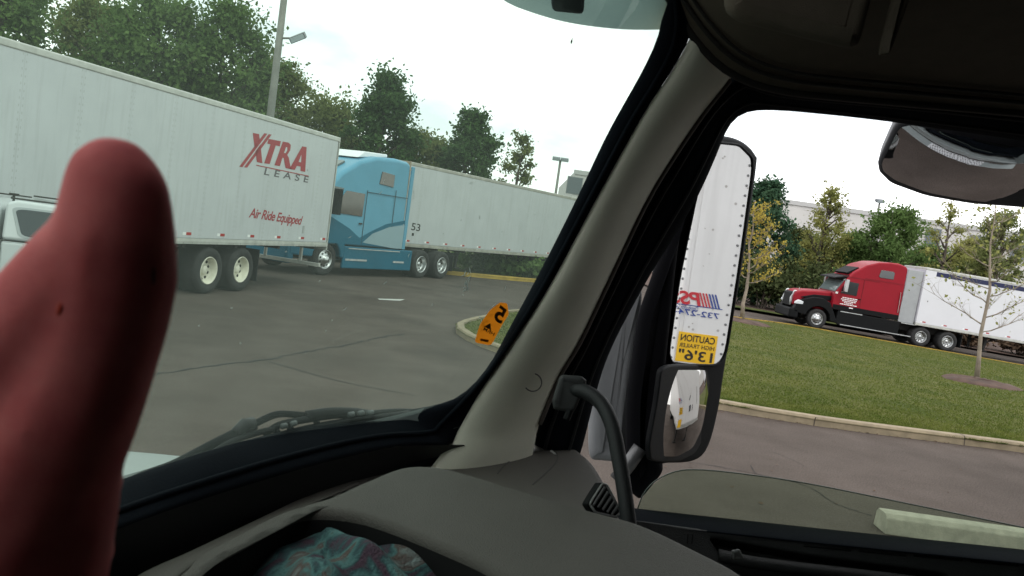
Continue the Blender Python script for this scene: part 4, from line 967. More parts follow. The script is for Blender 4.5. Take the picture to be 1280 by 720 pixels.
# dashboard
def dz(pts, z): return [on_z(x, y, z) for x, y in pts]
UP = Vector((0, 0, 1))
dash_px = [(396, 613), (452, 588), (502, 570), (560, 562), (604, 553), (650, 548), (702, 551), (736, 570), (758, 600), (776, 640), (790, 690), (775, 684), (735, 664), (640, 638), (570, 624), (500, 628), (430, 628)]
P = crv(dz(dash_px, 2.0) + [on_z(396, 613, 2.0)], 140)[:-1]
bm_o = bm_obj(plate(P, UP, .5, .018), 'dashboard', DASH, CAB, ORG)
mb = MB(); band(mb, dz([(60, 800), (168, 722), (240, 688), (320, 650), (400, 611), (440, 593)], 1.995), dz([(110, 810), (200, 742), (256, 698), (330, 660), (404, 625), (450, 606)], 2.0), .012, .04, 40, 9); B(mb, 'dash_edge', DASH, smooth=True)
ih_px = [(196, 735), (250, 692), (320, 656), (376, 628), (412, 617), (460, 596), (506, 580), (560, 583), (640, 606), (735, 634), (800, 652), (870, 684), (938, 722), (1000, 790), (900, 950), (300, 950), (150, 800)]
hole = [(243, 724), (262, 700), (300, 679), (350, 652), (384, 640), (432, 641), (480, 653), (560, 685), (620, 714), (680, 760), (620, 860), (400, 860), (232, 800)]
IHN = Vector((.03, -.13, 1)).normalized(); IHP = on_z(560, 583, 2.05)
def ihp(pts, off=0): return [on_plane(x, y, IHP + IHN * off, IHN) for x, y in pts]
P = crv(ihp(ih_px + ih_px[:1]), 130)[:-1]; Hh = crv(ihp(hole + hole[:1]), 90)[:-1]
bm_obj(plate(P, IHN, .45, .016, Hh, .085, .012), 'instrument_hood', DASH, CAB, ORG).data.materials.append(mat('tray_shade', (.012, .012, .012), .85, spec=.1))  # recess faces coloured near black for the deep shade inside the tray
# passenger airbag lid line and seams
GRV = mat('groove', (.05, .05, .045), .8)
from mathutils.bvhtree import BVHTree
def bvh(o, org): return BVHTree.FromPolygons([v.co + org for v in o.data.vertices], [tuple(p.vertices) for p in o.data.polygons])
dbv = bvh(bm_o, ORG)
def on_mesh(b, x, y, lift):
    d = ray(x, y).normalized(); h = b.ray_cast(EYE, d); return (h[0] - d * lift) if h[0] is not None else None
def seam(b, pts, r, name, m, lift=.0002):
    P = [on_mesh(b, p.x, p.y, lift) for p in crv([(x, y, 0) for x, y in pts], 70)]; P = [p for p in P if p is not None]
    return B(MB().tube(P, r, 5), name, m)
seam(dbv, [(622, 592), (634, 579), (656, 568), (686, 563), (695, 566), (697, 573), (690, 584), (666, 606)], .0013, 'lid_seam', GRV)
seam(dbv, [(689, 564), (694, 568)], .0028, 'lid_catch', mat('catch_silver', (.5, .5, .48), .4))
# air vent on the end of the dashboard
vc = at(752, 618, 1.30); vn = (EYE - vc).normalized(); vn = (vn + Vector((.75, 0, .12))).normalized(); 
vp = [on_plane(x, y, vc, vn) for x, y in [(734, 630), (751, 603), (757, 604), (776, 640), (770, 648), (742, 642)]]
bm_obj(plate(fillet(vp, .15, 4), vn, .014, .003), 'air_vent', BLACK, CAB, ORG)
av = MB(); c_ = sum(vp, Vector()) / 6
for k in range(5):
    f = (k + .6) / 5.6; a = vp[0].lerp(vp[4], f).lerp(c_, .1); b = vp[1].lerp(vp[3], f).lerp(c_, .1); av.tube([a + vn * .004, b + vn * .004], .0022, 5)
B(av, 'vent_slats', mat('vent_grey', (.10, .10, .10), .4))
av = MB(); q4 = [p.lerp(c_, .08) + vn * .003 for p in fillet(vp, .15, 4)]; av.tube(q4 + [q4[0]], .002, 6); B(av, 'vent_bezel', mat('bezel_grey', (.16, .16, .155), .35), smooth=True)

# grab handle with its clamp
slab3([(700, 468), (727, 470), (734, 476), (718, 516), (692, 512), (690, 500)], 1.36, .05, 'handle_clamp', mat('clamp_grey', (.03, .031, .031), .55), .006)
B(MB().tube(crv(A3([(716, 486, 1.37), (735, 491, 1.355), (752, 505, 1.34), (765, 532, 1.32), (774, 575, 1.30), (782, 625, 1.28), (790, 690, 1.26), (795, 740, 1.25)]), 40), .0118, 16), 'grab_handle', mat('handle_rubber', (.012, .013, .014), .6, 0, .1, 10, .1, 300), smooth=True)
B(MB().tube(A3([(708, 524, 1.36), (713, 512, 1.36)]), .006, 8), 'clamp_bolt', BLACK)

# door: sill, panel with pocket, slots, outer skin
sill_t = [(690, 622), (800, 636), (900, 647), (1040, 662), (1280, 687), (1500, 712)]
sill_b = [(690, 640), (800, 656), (900, 667), (1040, 682), (1280, 706), (1500, 730)]
mb = MB(); band(mb, [on_y(x, y, 1.66) for x, y in sill_t], [on_y(x, y, 1.58) for x, y in sill_b], .01, .04, 30, 9); B(mb, 'window_sill', SEALM, smooth=True)
pn = Vector((0, -1, .55)).normalized(); pp = on_y(1000, 676, 1.585)
pl = lambda pts: [on_plane(x, y, pp, pn) for x, y in pts]
panel = pl([(780, 648), (900, 664), (1040, 678), (1280, 702), (1480, 722), (1480, 1000), (780, 1000)])
pocket = fillet(pl([(886, 671), (1010, 694), (1180, 716), (1196, 728), (1190, 790), (1000, 780), (905, 700)]), .12, 4)
bm_obj(plate(panel, pn, .06, .006, pocket, .05, .006), 'door_panel', DARKP, CAB, ORG).data.materials.append(DARKP)
B(MB().tube(crv(pl([(898, 694), (940, 703), (1010, 712), (1130, 726), (1230, 740)]), 20), .012, 10), 'pocket_lip', DARKP, smooth=True)
for x0, y0, x1, y1 in ((1004, 681.5, 1063, 687.5), (1073, 688, 1132, 694), (1142, 694, 1202, 700), (1212, 701, 1272, 706.5)):
    a, b = pl([(x0, y0), (x1, y1)]); B(MB().tube([a + pn * .001, b + pn * .001], .0028, 6), 'door_slot', mat('slot_black', (.004, .004, .004), .8))
for x in (860, 866): a, b = pl([(x, 668), (x - 1, 680)]); B(MB().tube([a, b], .0016, 5), 'door_slot', mat('slot_black', (.004, .004, .004), .8))
slab3([(914, 688), (924, 686), (931, 699), (916, 700)], 1.44, .02, 'lock_knob', mat('knob_grey', (.12, .125, .12), .5), .003)
# lowered window pane: rounded top corner, greenish glass
SG = film_glass('side_glass', (.53, .635, .535), .055, (.42, .44, .36))
gp = fillet([on_y(x, y, 1.675) for x, y in [(793, 700), (797, 634), (810, 610), (838, 590), (870, 586), (930, 592), (1010, 604), (1130, 628), (1280, 659), (1500, 706), (1500, 800)]], .3, 5)
me_ = MB(); me_.v = gp; me_.f = [tuple(range(len(gp)))]; B(me_, 'door_glass', SG)
edg = MB(); edg.tube([p for p in crv([on_y(x, y, 1.675) for x, y in [(797, 636), (804, 618), (818, 602), (842, 590), (872, 587), (930, 592.5), (1010, 604.5), (1130, 628.5), (1280, 659.5)]], 60)], .0013, 5); B(edg, 'glass_edge', mat('glass_edge_green', (.16, .2, .17), .2), smooth=True)

# shell of the cab (keeps the inside dark) and white outside of the door
sh = MB()
sh.box(-.1, 2.2, -.75, 1.72, 3.05, 3.12).box(1.75, 1.8, -.75, 1.70, .9, 3.05).box(-.6, 1.8, -.75, 1.6, .9, .98)
sh.box(-.9, 1.75, -.79, -.74, .98, 3.05).box(-.95, -.1, -.80, -.52, .9, 3.1).box(-.80, -.76, -.7, 1.3, .9, 1.84).box(-.3, -.1, -.75, .3, 3.0, 3.12)  # unseen driver side: window left out, corner block added to stop light
B(sh, 'cab_lining_light_block', SHELL)
B(MB().box(-.25, 1.55, 1.70, 1.76, .75, 1.86), 'door_skin', HOODW, bevel=.02)
wl = MB(); wl.box(1.36, 1.8, 1.60, 1.76, .75, 3.1).box(.35, 1.355, 1.66, 1.76, 2.78, 3.1); B(wl, 'cab_side', HOODW)

# hood ahead of the windshield, wiper and sun visor outside it
cs = [(-.9, 1.93), (.2, 1.945), (1.0, 1.93), (1.42, 1.905), (1.53, 1.898), (1.57, 1.905), (1.62, 1.892), (1.70, 1.86), (1.76, 1.80), (1.79, 1.7), (1.80, 1.35)]
mb = MB(); mb.grid([[(x, y * (1 - .10 * k / 10) if y > 0 else y, z - .13 * (k / 10) ** 1.6) for y, z in cs] for k, x in enumerate(np.linspace(-.42, -2.5, 11))]); B(mb, 'hood', HOODW, smooth=True)
mb = MB(); cw = crv([on_glass(x, y) for x, y in [(-100, 705), (0, 655), (150, 600), (320, 547), (480, 516), (577, 493)]], 30)
mb.grid([[p + Vector((.02, 0, -.05)), p + Vector((-.01, .0, -.012)), p + Vector((-.12, .03, -.06)), p + Vector((-.3, .05, -.2))] for p in cw]); B(mb, 'cowl', mat('cowl_grey', (.05, .06, .06), .6), smooth=True)
def gls(pts, off): return [on_glass(x, y, off) for x, y in pts]
WPB = mat('wiper_black', (.004, .005, .006), .7, spec=.06)
wp = B(MB().tube(crv(gls([(90, 650), (170, 604), (218, 584), (262, 560), (300, 540), (318, 531)], .045), 30), [.012 - .004 * k / 29 for k in range(30)], 10), 'wiper_arm', WPB, smooth=True)
B(MB().tube(crv(gls([(306, 537), (326, 526), (346, 518), (366, 518), (388, 520)], .042), 24), .0052, 8), 'arm_hook', WPB, wp, smooth=True)
b_ = MB(); b_.tube(gls([(296, 541), (306, 530), (316, 529)], .04), .009, 8); B(b_, 'arm_joint', mat('joint_grey', (.013, .014, .015), .6), wp, smooth=True)
wb = B(MB().tube(crv(gls([(258, 573), (320, 552), (380, 537), (450, 524), (522, 514)], .016), 40), .0038, 6), 'wiper_blade', RUBBER, smooth=True)
fr_ = MB(); fr_.tube(crv(gls([(262, 568), (290, 552), (326, 540), (342, 537)], .026), 16), .0045, 6).tube(crv(gls([(330, 543), (350, 531), (385, 524), (420, 519), (436, 520)], .03), 20), .0055, 6)
fr_.tube(crv(gls([(384, 520), (410, 516), (440, 516), (462, 519)], .034), 12), .0085, 8).tube(crv(gls([(440, 521), (470, 515), (500, 513), (522, 514)], .024), 12), .0035, 6)
for x, y in ((345, 538), (362, 534), (395, 527), (432, 521), (447, 518), (462, 518), (290, 556)): fr_.tube(gls([(x, y), (x + 4, y + 6)], .024), .005, 6)
B(fr_, 'blade_frame', mat('wiper_grey', (.008, .009, .010), .6, spec=.15), wb, smooth=True)
lk = MB()
for x, y in ((352, 533), (364, 530), (436, 518.5), (448, 517), (460, 516.5)): lk.tube(gls([(x, y), (x + 6, y - 1.2)], .012), .0042, 6)
B(lk, 'blade_clips', mat('clip_grey', (.07, .08, .08), .5), wb, smooth=True)
# outside sun visor along the top of the windshield
VS = film_glass('visor_acrylic', (.13, .17, .165), .10, (.12, .16, .155), .5)
ve = [(560, -60), (600, -22), (632, 2), (660, 14), (700, 26), (740, 33), (785, 37), (830, 37), (870, 36)]
V0 = crv([on_glass(x, y, .10) for x, y in ve], 30); mb = MB(); mb.grid([[p, p + Vector((.02, -.01, .05)), p + Vector((.07, -.03, .16)), p + Vector((.15, -.08, .3))] for p in V0]); B(mb, 'outside_visor', VS, smooth=True, solid=0)
bk = MB(); 
for a, b in (((690, -30), (690, 22)),):
    P = [on_glass(x, y, .06) for x, y in [(686, -40), (732, -40), (730, 18), (690, 14)]]; n = EYE - P[0]
    bm_obj(plate(fillet(P, .15, 4), n, .02, .003), 'visor_bracket', mat('bracket_blue_black', (.015, .022, .03), .5), CAB, ORG)

# sticker on the inside of the windshield, seen from behind (its print reads mirrored)
st_px = [(625, 378), (634, 379), (636, 393), (627, 407), (614, 432), (593, 428), (600, 405), (613, 387)]
SP = [on_glass(x, y, -.004) for x, y in st_px]; sn = (EYE - SP[0]).normalized()
ORANGE = mat('sticker_orange', (.62, .175, .01), .5, 0, .06, 10)
def see_through(m, k):                                 # thin vinyl lets daylight through
    t = m.node_tree; b = t.nodes['Principled BSDF']; o = t.nodes['Material Output']; tl = N(t, 'ShaderNodeBsdfTranslucent'); x = N(t, 'ShaderNodeMixShader'); x.inputs[0].default_value = k
    if b.inputs['Base Color'].links: t.links.new(b.inputs['Base Color'].links[0].from_socket, tl.inputs[0])
    else: tl.inputs[0].default_value = b.inputs['Base Color'].default_value
    t.links.new(b.outputs[0], x.inputs[1]); t.links.new(tl.outputs[0], x.inputs[2]); t.links.new(x.outputs[0], o.inputs[0])
see_through(ORANGE, .75)
smb = MB(); smb.v = fillet(SP, .18, 4); smb.f = [tuple(range(len(smb.v)))]; stk = B(smb, 'inspection_sticker', ORANGE)
def stick_txt(body, pa, pb, h, bold=.02):               # pa -> pb is the reading direction, mirrored for this side
    a, b = on_glass(*pa, -.006), on_glass(*pb, -.006); r = b - a; u = sn.cross(r).normalized() * -1
    o = text_mesh(body, a, r, Vector((0, 0, 1)), r.length, h, INK, stk, 'print', 0, bold, 1, 0, ORG)
    return o
INKB = mat('sticker_ink', (.10, .045, .008), .6)
for body, pa, pb, h, bo in (('5', (626, 406), (614, 402), .027, .03), ('HRM', (617, 420), (602, 417), .006, .02), ('▲', (614, 413), (604, 411), .010, .0)):
    o = stick_txt(body, pa, pb, h, bo); o.data.materials[0] = INKB
    a = on_glass(*pa, -.006); tilt = Matrix.Rotation(R_(18), 4, sn * -1)
    o.data.transform(Matrix.Translation(a - ORG) @ tilt @ Matrix.Translation(ORG - a)); 
sb = MB(); P = [on_glass(x, y, -.0055) for x, y in [(601, 423), (611, 425), (610, 428), (600, 426)]]; sb.v = P; sb.f = [(0, 1, 2, 3)]; B(sb, 'print', mat('sticker_orange_dark', (.42, .11, .008), .5), stk)
# splatted bug and streak marks on the glass
bg_ = MB(); P = [on_glass(x, y, .001) for x, y in [(714, 50), (716, 46), (715.5, 53), (713.5, 56), (713, 52)]]; bg_.v = P; bg_.f = [(0, 1, 2, 3, 4)]; B(bg_, 'dead_insect', INK)
rd = random.Random(3); sm = MB()
def fleck(x, y, w, l, a):
    c, s = math.cos(a), math.sin(a); P = [on_glass(x + dx * c - dy * s, y + dx * s + dy * c, .0012) for dx, dy in ((-l, 0), (-l * .3, -w), (l, 0), (l * .2, w))]; sm.add(P, [(0, 1, 2, 3)])
for _ in range(16): fleck(584 + rd.gauss(0, 2.2), 352 + rd.gauss(0, 7), .8, rd.uniform(1.5, 5), 2.0 + rd.gauss(0, .5))
for _ in range(12): fleck(603 + rd.gauss(0, 4), 402 + rd.gauss(0, 5), .9, rd.uniform(1, 2.5), rd.uniform(0, 3))
for _ in range(26): fleck(rd.uniform(430, 700), rd.uniform(160, 400), .5, rd.uniform(1.5, 4.5), 2.1 + rd.gauss(0, .4))
B(sm, 'glass_smears', mat('smear_white', (.55, .58, .57), .6))

# ---- door mirror (flat glass above, wide-angle glass below), real mirrors
MC = at(885, 320, 2.12); dM = ray(885, 320).normalized(); rM = Vector((.972, .235, 0)).normalized(); nM = (rM - dM).normalized()
mp_ = lambda pts, off=0: [on_plane(x, y, MC + nM * off, nM) for x, y in pts]
dm = bm_obj(plate(crv(mp_([(880, 205), (900, 174), (915, 171), (934, 179), (946, 193), (947, 212), (930, 330), (908, 458), (900, 510), (888, 556), (872, 576), (838, 580), (806, 576), (815, 480), (842, 360), (866, 250), (880, 205)], -.004), 110)[:-1], nM, .07, .012), 'door_mirror', BLACK, CAB, ORG)
flat = fillet(mp_([(896, 178), (924, 181), (940, 197), (941, 214), (925, 330), (905, 457), (833, 456), (848, 350), (872, 235)], .002), .22, 6)
bm_obj(plate(flat, nM, .003, 0), 'mirror_glass', MIRROR, dm, ORG, smooth=False)
B(MB().tube([p + nM * .001 for p in flat + [flat[0]]], .0035, 6), 'mirror_rim', BLACK, dm, smooth=True)
def sphere_patch(px, S0, n, Rr, rings=16, nb=96):      # convex glass: pixel outline projected on a ball
    cx = sum(p[0] for p in px) / len(px); cy = sum(p[1] for p in px) / len(px)
    ol = fillet([Vector((x, y, 0)) for x, y in px], .25, 6); Cc = S0 - n * Rr; mb = MB(); rows = []
    for k in range(rings + 1):
        f = max(.01, k / rings); r = []
        for p in ol:
            d = ray(cx + (p.x - cx) * f, cy + (p.y - cy) * f).normalized(); b = (EYE - Cc).dot(d); c = (EYE - Cc).length_squared - Rr * Rr; D = b * b - c
            r.append(EYE + d * (-b - math.sqrt(max(0, D))))
        rows.append(r)
    mb.grid(rows, True); mb.f.append(tuple(range(len(ol)))); return mb
corner = None
# parked trailers that both glasses reflect: placed by following the ray over the flat glass
hitM = on_plane(857, 330, MC, nM); dc = ray(857, 330).normalized(); rc = dc - nM * 2 * dc.dot(nM)
cor = hitM + rc * (4.7 / math.hypot(rc.x, rc.y)); fw = Vector((-.9995, -.02, 0)).normalized(); lf = Vector((0, 0, 1)).cross(fw)
noseP = Vector((cor.x, cor.y, 0)) - lf * 1.29
t5, M5 = trailer('spotted white trailer with caution sign on its nose, reflected in the door mirror', noseP, fw, TW4, [-12.8, -14.0], gear_down=1, lights=14, gear_x=-2.2)
M5i = M5.inverted(); nw = M5.to_3x3() @ Vector((1, 0, 0))
def nose_hit(px, py):
    h = on_plane(px, py, MC + nM * .002, nM); d = ray(px, py).normalized(); r = d - nM * 2 * d.dot(nM); return M5i @ on_plane(0, 0, M5 @ Vector((.014, 0, 0)), nw, h, r)
def nose_text(body, pa, pb, h, m, bold=0, shear=0, spacing=1, lift=.004):
    a, b = nose_hit(*pa), nose_hit(*pb); w = (b - a); w.x = 0; w.z *= .3
    return text_mesh(body, Vector((.016, a.y, a.z)), w, Vector((0, 0, 1)), w.length, h, m, t5, 'lettering', shear, bold, spacing, lift)
MB().box(-.005, .013, -1.24, 1.24, 1.22, 3.96).build('nose_panel', TW4, t5)
q0, q1, q2, q3 = [nose_hit(*p) for p in ((897, 418), (846, 416), (846, 452), (893, 456))]
z1, z0 = (q0.z + q1.z) / 2, (q2.z + q3.z) / 2; y1, y0 = (q1.y + q2.y) / 2, (q0.y + q3.y) / 2
SIGN = MB().box(.0135, .0165, min(y0, y1), max(y0, y1), z0, z1).build('caution_sign', YELLOW, t5); hs = z1 - z0; wsn = y1 - y0
def sg(body, fa, fb, zf, hf, bold):
    text_mesh(body, Vector((.0165, y0 + wsn * fa, z0 + hs * zf)), Vector((0, 1, 0)) * (1 if wsn > 0 else -1), Vector((0, 0, 1)), abs(wsn) * (fb - fa), hs * hf, INK, SIGN, 'lettering', 0, bold, 1, .002)
sg('CAUTION', .06, .94, .70, .23, .018); sg('HIGH TRAILER', .05, .95, .49, .14, .012); sg("13'6\"", .06, .94, .07, .36, .02)
a, b = nose_hit(876, 383), nose_hit(834, 381); hP = abs(nose_hit(860, 366).z - nose_hit(860, 383).z)
yd = 1 if b.y > a.y else -1
text_mesh('PSS', Vector((.0165, a.y, a.z)), Vector((0, yd, 0)), Vector((0, 0, 1)), abs(b.y - a.y), hP, mat('logo_bright_red', (.5, .03, .04), .45), t5, 'lettering', .25, .03, 1, .002)
stp = []
a2 = nose_hit(901, 384)
for k in range(6):
    y_ = a2.y + yd * (abs(a.y - a2.y) * (k + .2) / 6.4); w_ = abs(a.y - a2.y) / 6.4 * .55; sh_ = hP * .42 * yd
    stp.append([Vector((.0175, y_, a.z)), Vector((.0175, y_ + yd * w_, a.z)), Vector((.0175, y_ + yd * w_ + sh_, a.z + hP)), Vector((.0175, y_ + sh_, a.z + hP))])
poly_mesh(stp[:3], 'logo_stripes', LOGOBLUE, t5); poly_mesh(stp[3:], 'logo_stripes', mat('logo_bright_red', (.5, .03, .04), .45), t5)
a, b = nose_hit(872, 389), nose_hit(834, 388); text_mesh('Distribution Services', Vector((.0165, a.y, a.z)), Vector((0, yd, 0)), Vector((0, 0, 1)), abs(b.y - a.y), .035, LOGOBLUE, t5, 'lettering', 0, .005, 1, .002)
a, b = nose_hit(898, 399), nose_hit(836, 398); text_mesh('732-274-1', Vector((.0165, a.y, a.z)), Vector((0, yd, 0)), Vector((0, 0, 1)), abs(b.y - a.y), hP * .42, LOGOBLUE, t5, 'lettering', 0, .012, 1, .002)
poly_mesh([[Vector((.0168, nose_hit(903, 386.5).y, nose_hit(903, 386.5).z)), Vector((.0168, nose_hit(842, 384.5).y, nose_hit(903, 386.5).z)), Vector((.0168, nose_hit(842, 384.5).y, nose_hit(903, 386.5).z - .006)), Vector((.0168, nose_hit(903, 386.5).y, nose_hit(903, 386.5).z - .006))]], 'underline', LOGOBLUE, t5)
rv = MB()
for pa, pb in (((869, 250), (844, 405)), ((933, 227), (907, 413))):
    a, b = nose_hit(*pa), nose_hit(*pb); yy = (a.y + b.y) / 2
    for k in range(34): z = 1.35 + k * .078; M = Matrix.Translation((.013, yy, z)) @ Matrix.Rotation(R_(-90), 4, 'Z'); rv.lathe([(.011, 0), (.009, .005), (.001, .007)], 8, M)
rv.build('rivets', mat('rivet_grey', (.16, .16, .16), .4, .4), t5); rv = MB()
sp_ = MB(); rd = random.Random(8)
for _ in range(70):
    y_, z_ = rd.uniform(-.2, 1.2) * (1 if lf.y else 1), rd.uniform(1.4, 3.5); s_ = rd.uniform(.004, .012); sp_.add([(.0145, y_ + s_ * math.cos(k), z_ + s_ * math.sin(k)) for k in (0, 1.05, 2.1, 3.15, 4.2, 5.25)], [(0, 1, 2, 3, 4, 5)])
sp_.build('stains', mat('stain_grey', (.42, .40, .37), .8), t5)
ex = MB()                                                # sockets and placards seen small in the wide-angle glass
for y_, z_, w_, h_ in ((.35, 2.0, .14, .18), (.2, 1.62, .2, .2), (-.1, 1.6, .07, .2), (-.75, 1.85, .05, .5)): ex.box(.0135, .03, y_ - w_ / 2, y_ + w_ / 2, z_ - h_ / 2, z_ + h_ / 2)
ex.build('nose_fittings', mat('fitting_dark', (.06, .06, .07), .5), t5)
MB().box(.0135, .017, min(y0, y1), max(y0, y1), z0 - .42, z0 - .16).build('placard', YELLOW, t5)
# neighbour trailer
nP = noseP - lf * 3.7 - fw * 5.5
trailer('white trailer standing beside the spotted one, glimpsed only in the lower mirror glass', nP, fw, TW4, [-12.8, -14.0], gear_down=1, lights=14, gear_x=-2.2)

# wide-angle glass
tgt = M5 @ Vector((0, -1.4, 1.12)); S0 = on_plane(852, 517, MC, nM); d_ = ray(852, 517).normalized(); r_ = (tgt - S0).normalized(); n2 = (r_ - d_).normalized()
wpx = [(834, 462.5), (888, 462.5), (887, 482), (878, 535), (866, 560), (846, 571), (822, 570), (820, 556), (828, 505)]
pod_px = [(828, 456), (895, 456), (894, 483), (884, 539), (870, 567), (848, 578), (814, 577), (812, 556), (822, 503)]
S1 = S0 + nM * .02
bm_obj(plate(fillet([on_plane(x, y, S1, n2) for x, y in pod_px], .25, 6), n2, .012, .004), 'wide_glass_shell', BLACK, dm, ORG)
wide = B(sphere_patch(wpx, S1 + n2 * .027, n2, .50), 'wide_angle_glass', mat('wide_mirror_silver', (.50, .49, .475), .02, 1), dm, smooth=True)
# its arm and housing back towards the door
slab3([(878, 188), (858, 238), (845, 330), (832, 455), (820, 560), (830, 590), (800, 627), (782, 612), (782, 500), (797, 392), (828, 306), (850, 232)], 2.0, .09, 'mirror_housing', mat('housing_black', (.005, .005, .006), .75, spec=.04), .02)
slab3([(800, 340), (803, 372), (793, 440), (785, 500), (783, 566), (770, 578), (735, 575), (735, 470), (768, 360)], 2.14, .06, 'mirror_arm', mat('arm_grey', (.20, .205, .21), .6, .1, .35, 6, .1, 30, stretch=(1, 1, .3)), .02)
B(MB().tube(A3([(770, 600, 1.98), (786, 580, 1.98), (800, 560, 1.98)]), .018, 10), 'mirror_bolt', mat('dull_bolt', (.12, .12, .12), .4, .5), smooth=True)

# ---- look-down mirror above the window
LC = at(1200, 178, 1.80); dL = ray(1200, 178).normalized(); rL = Vector((0, -.04, -1)).normalized(); nL = (rL - dL).normalized()
lpx = [(1102, 204), (1124, 160), (1140, 156), (1200, 170), (1280, 186), (1370, 200), (1380, 262), (1280, 256), (1215, 251), (1160, 241), (1120, 226), (1104, 214)]
lo_px = [(1096, 205), (1118, 156), (1136, 149), (1200, 150), (1280, 168), (1384, 188), (1392, 272), (1280, 262), (1212, 257), (1156, 247), (1112, 231), (1098, 217)]
P = fillet([on_plane(x, y, LC, nL) for x, y in lo_px], .22, 6)
lm_ = bm_obj(plate(P, nL, .05, .012), 'look_down_mirror', mat('mirror_shell_grey', (.05, .05, .055), .5), CAB, ORG)
B(sphere_patch(lpx, LC + nL * .034, nL, .48), 'mirror_glass', mat('dim_mirror_silver', (.50, .50, .52), .03, 1), lm_, smooth=True)
def trace_ball(px, py, S0, n, Rr, z):
    Cc = S0 - n * Rr; d = ray(px, py).normalized(); b = (EYE - Cc).dot(d); c = (EYE - Cc).length_squared - Rr * Rr; h = EYE + d * (-b - math.sqrt(b * b - c))
    m = (h - Cc).normalized(); r = d - m * 2 * d.dot(m); return h + r * ((z - h.z) / r.z)
# white step fairing below the door with its perforated tread
stp_ = B(MB().box(-.2, 1.9, 1.78, 1.93, .35, .75), 'step_fairing', HOODW, bevel=.02)
tr_ = MB(); tr_.box(.42, 1.36, 1.79, 1.925, .752, .758); B(tr_, 'step_tread', mat('tread_aluminium', (.72, .72, .72), .4), stp_)
hl = MB()
for i in range(20):
    for j in range(4): x, y = .45 + i * .046 + (j % 2) * .023, 1.808 + j * .033; hl.add([(x + .015 * math.cos(k), y + .011 * math.sin(k), .7595) for k in (0, 1.05, 2.1, 3.15, 4.2, 5.25)], [(0, 1, 2, 3, 4, 5)])
B(hl, 'tread_holes', INK, stp_)

# ================================================================== CLOTH AND HAND
TD = mat('tie_dye', (.02, .05, .06), .95, 0, 0, 1, .6, 300)
def tiedye():
    t = TD.node_tree; b = t.nodes['Principled BSDF']; co = N(t, 'ShaderNodeTexCoord').outputs['Object']
    n = N(t, 'ShaderNodeTexNoise'); n.inputs['Scale'].default_value = 17; n.inputs['Detail'].default_value = 5; n.inputs['Distortion'].default_value = 1.2; t.links.new(co, n.inputs[0])
    r = N(t, 'ShaderNodeValToRGB'); t.links.new(n.outputs[0], r.inputs[0]); el_ = r.color_ramp.elements
    el_[0].position = .3; el_[0].color = (.03, .02, .035, 1); el_[1].position = .74; el_[1].color = (.20, .26, .25, 1)
    for p, c in ((.40, (.06, .035, .05, 1)), (.47, (.028, .065, .07, 1)), (.55, (.07, .16, .155, 1)), (.63, (.085, .06, .052, 1))): e = el_.new(p); e.color = c
    t.links.new(r.outputs[0], b.inputs['Base Color'])
tiedye()
cc = ihp([(430, 746)], -.076)[0]; mb = MB(); rows = []
ux = ihp([(572, 748)], -.070)[0] - cc; rx = ux.length; ux.normalize(); uy = IHN.cross(ux)
for k in range(26):
    f = k / 25; r = []
    for j in range(90):
        a = 6.2832 * j / 90; rad = rx * f * (1 + .04 * math.sin(3 * a + 1) + .02 * math.sin(8 * a)); x, y = rad * math.cos(a), rad * .78 * math.sin(a)
        wv = math.sin(62 * (x * .55 + y) + 2.5 * math.sin(16 * x)) * .012 * (1 if x > -.03 else .35) + math.sin(38 * x - 60 * y + 1) * .004
        h = .058 * (1 - f ** 3) + wv * (1 - f ** 4); r.append(cc + ux * x + uy * y + IHN * h)
    rows.append(r)
mb.grid(rows, True); tag(mb.build('bandana', TD, smooth=True), 'bunched teal and purple tie dyed cloth in the tray of the instrument hood', 'cloth')

SKIN = bpy.data.materials.new('skin'); SKIN.use_nodes = True
def skin():
    t = SKIN.node_tree; b = t.nodes['Principled BSDF']; co = N(t, 'ShaderNodeTexCoord').outputs['Object']
    n = N(t, 'ShaderNodeTexNoise'); n.inputs['Scale'].default_value = 60; n.inputs['Detail'].default_value = 6; t.links.new(co, n.inputs[0])
    r = N(t, 'ShaderNodeValToRGB'); r.color_ramp.elements[0].color = (.45, .085, .09, 1); r.color_ramp.elements[1].color = (.62, .17, .165, 1); r.color_ramp.elements[0].position = .3; r.color_ramp.elements[1].position = .7
    t.links.new(n.outputs[0], r.inputs[0]); t.links.new(r.outputs[0], b.inputs['Base Color'])
    b.inputs['Roughness'].default_value = .8; b.inputs['Specular IOR Level'].default_value = .2; b.inputs['Subsurface Weight'].default_value = .25; b.inputs['Subsurface Radius'].default_value = (.01, .003, .002); b.inputs['Subsurface Scale'].default_value = .4
    w = N(t, 'ShaderNodeTexVoronoi'); w.inputs['Scale'].default_value = 900; t.links.new(co, w.inputs[0]); k = N(t, 'ShaderNodeBump'); k.inputs['Strength'].default_value = .15; k.inputs['Distance'].default_value = .0004; t.links.new(w.outputs['Distance'], k.inputs['Height']); t.links.new(k.outputs[0], b.inputs['Normal'])
skin()
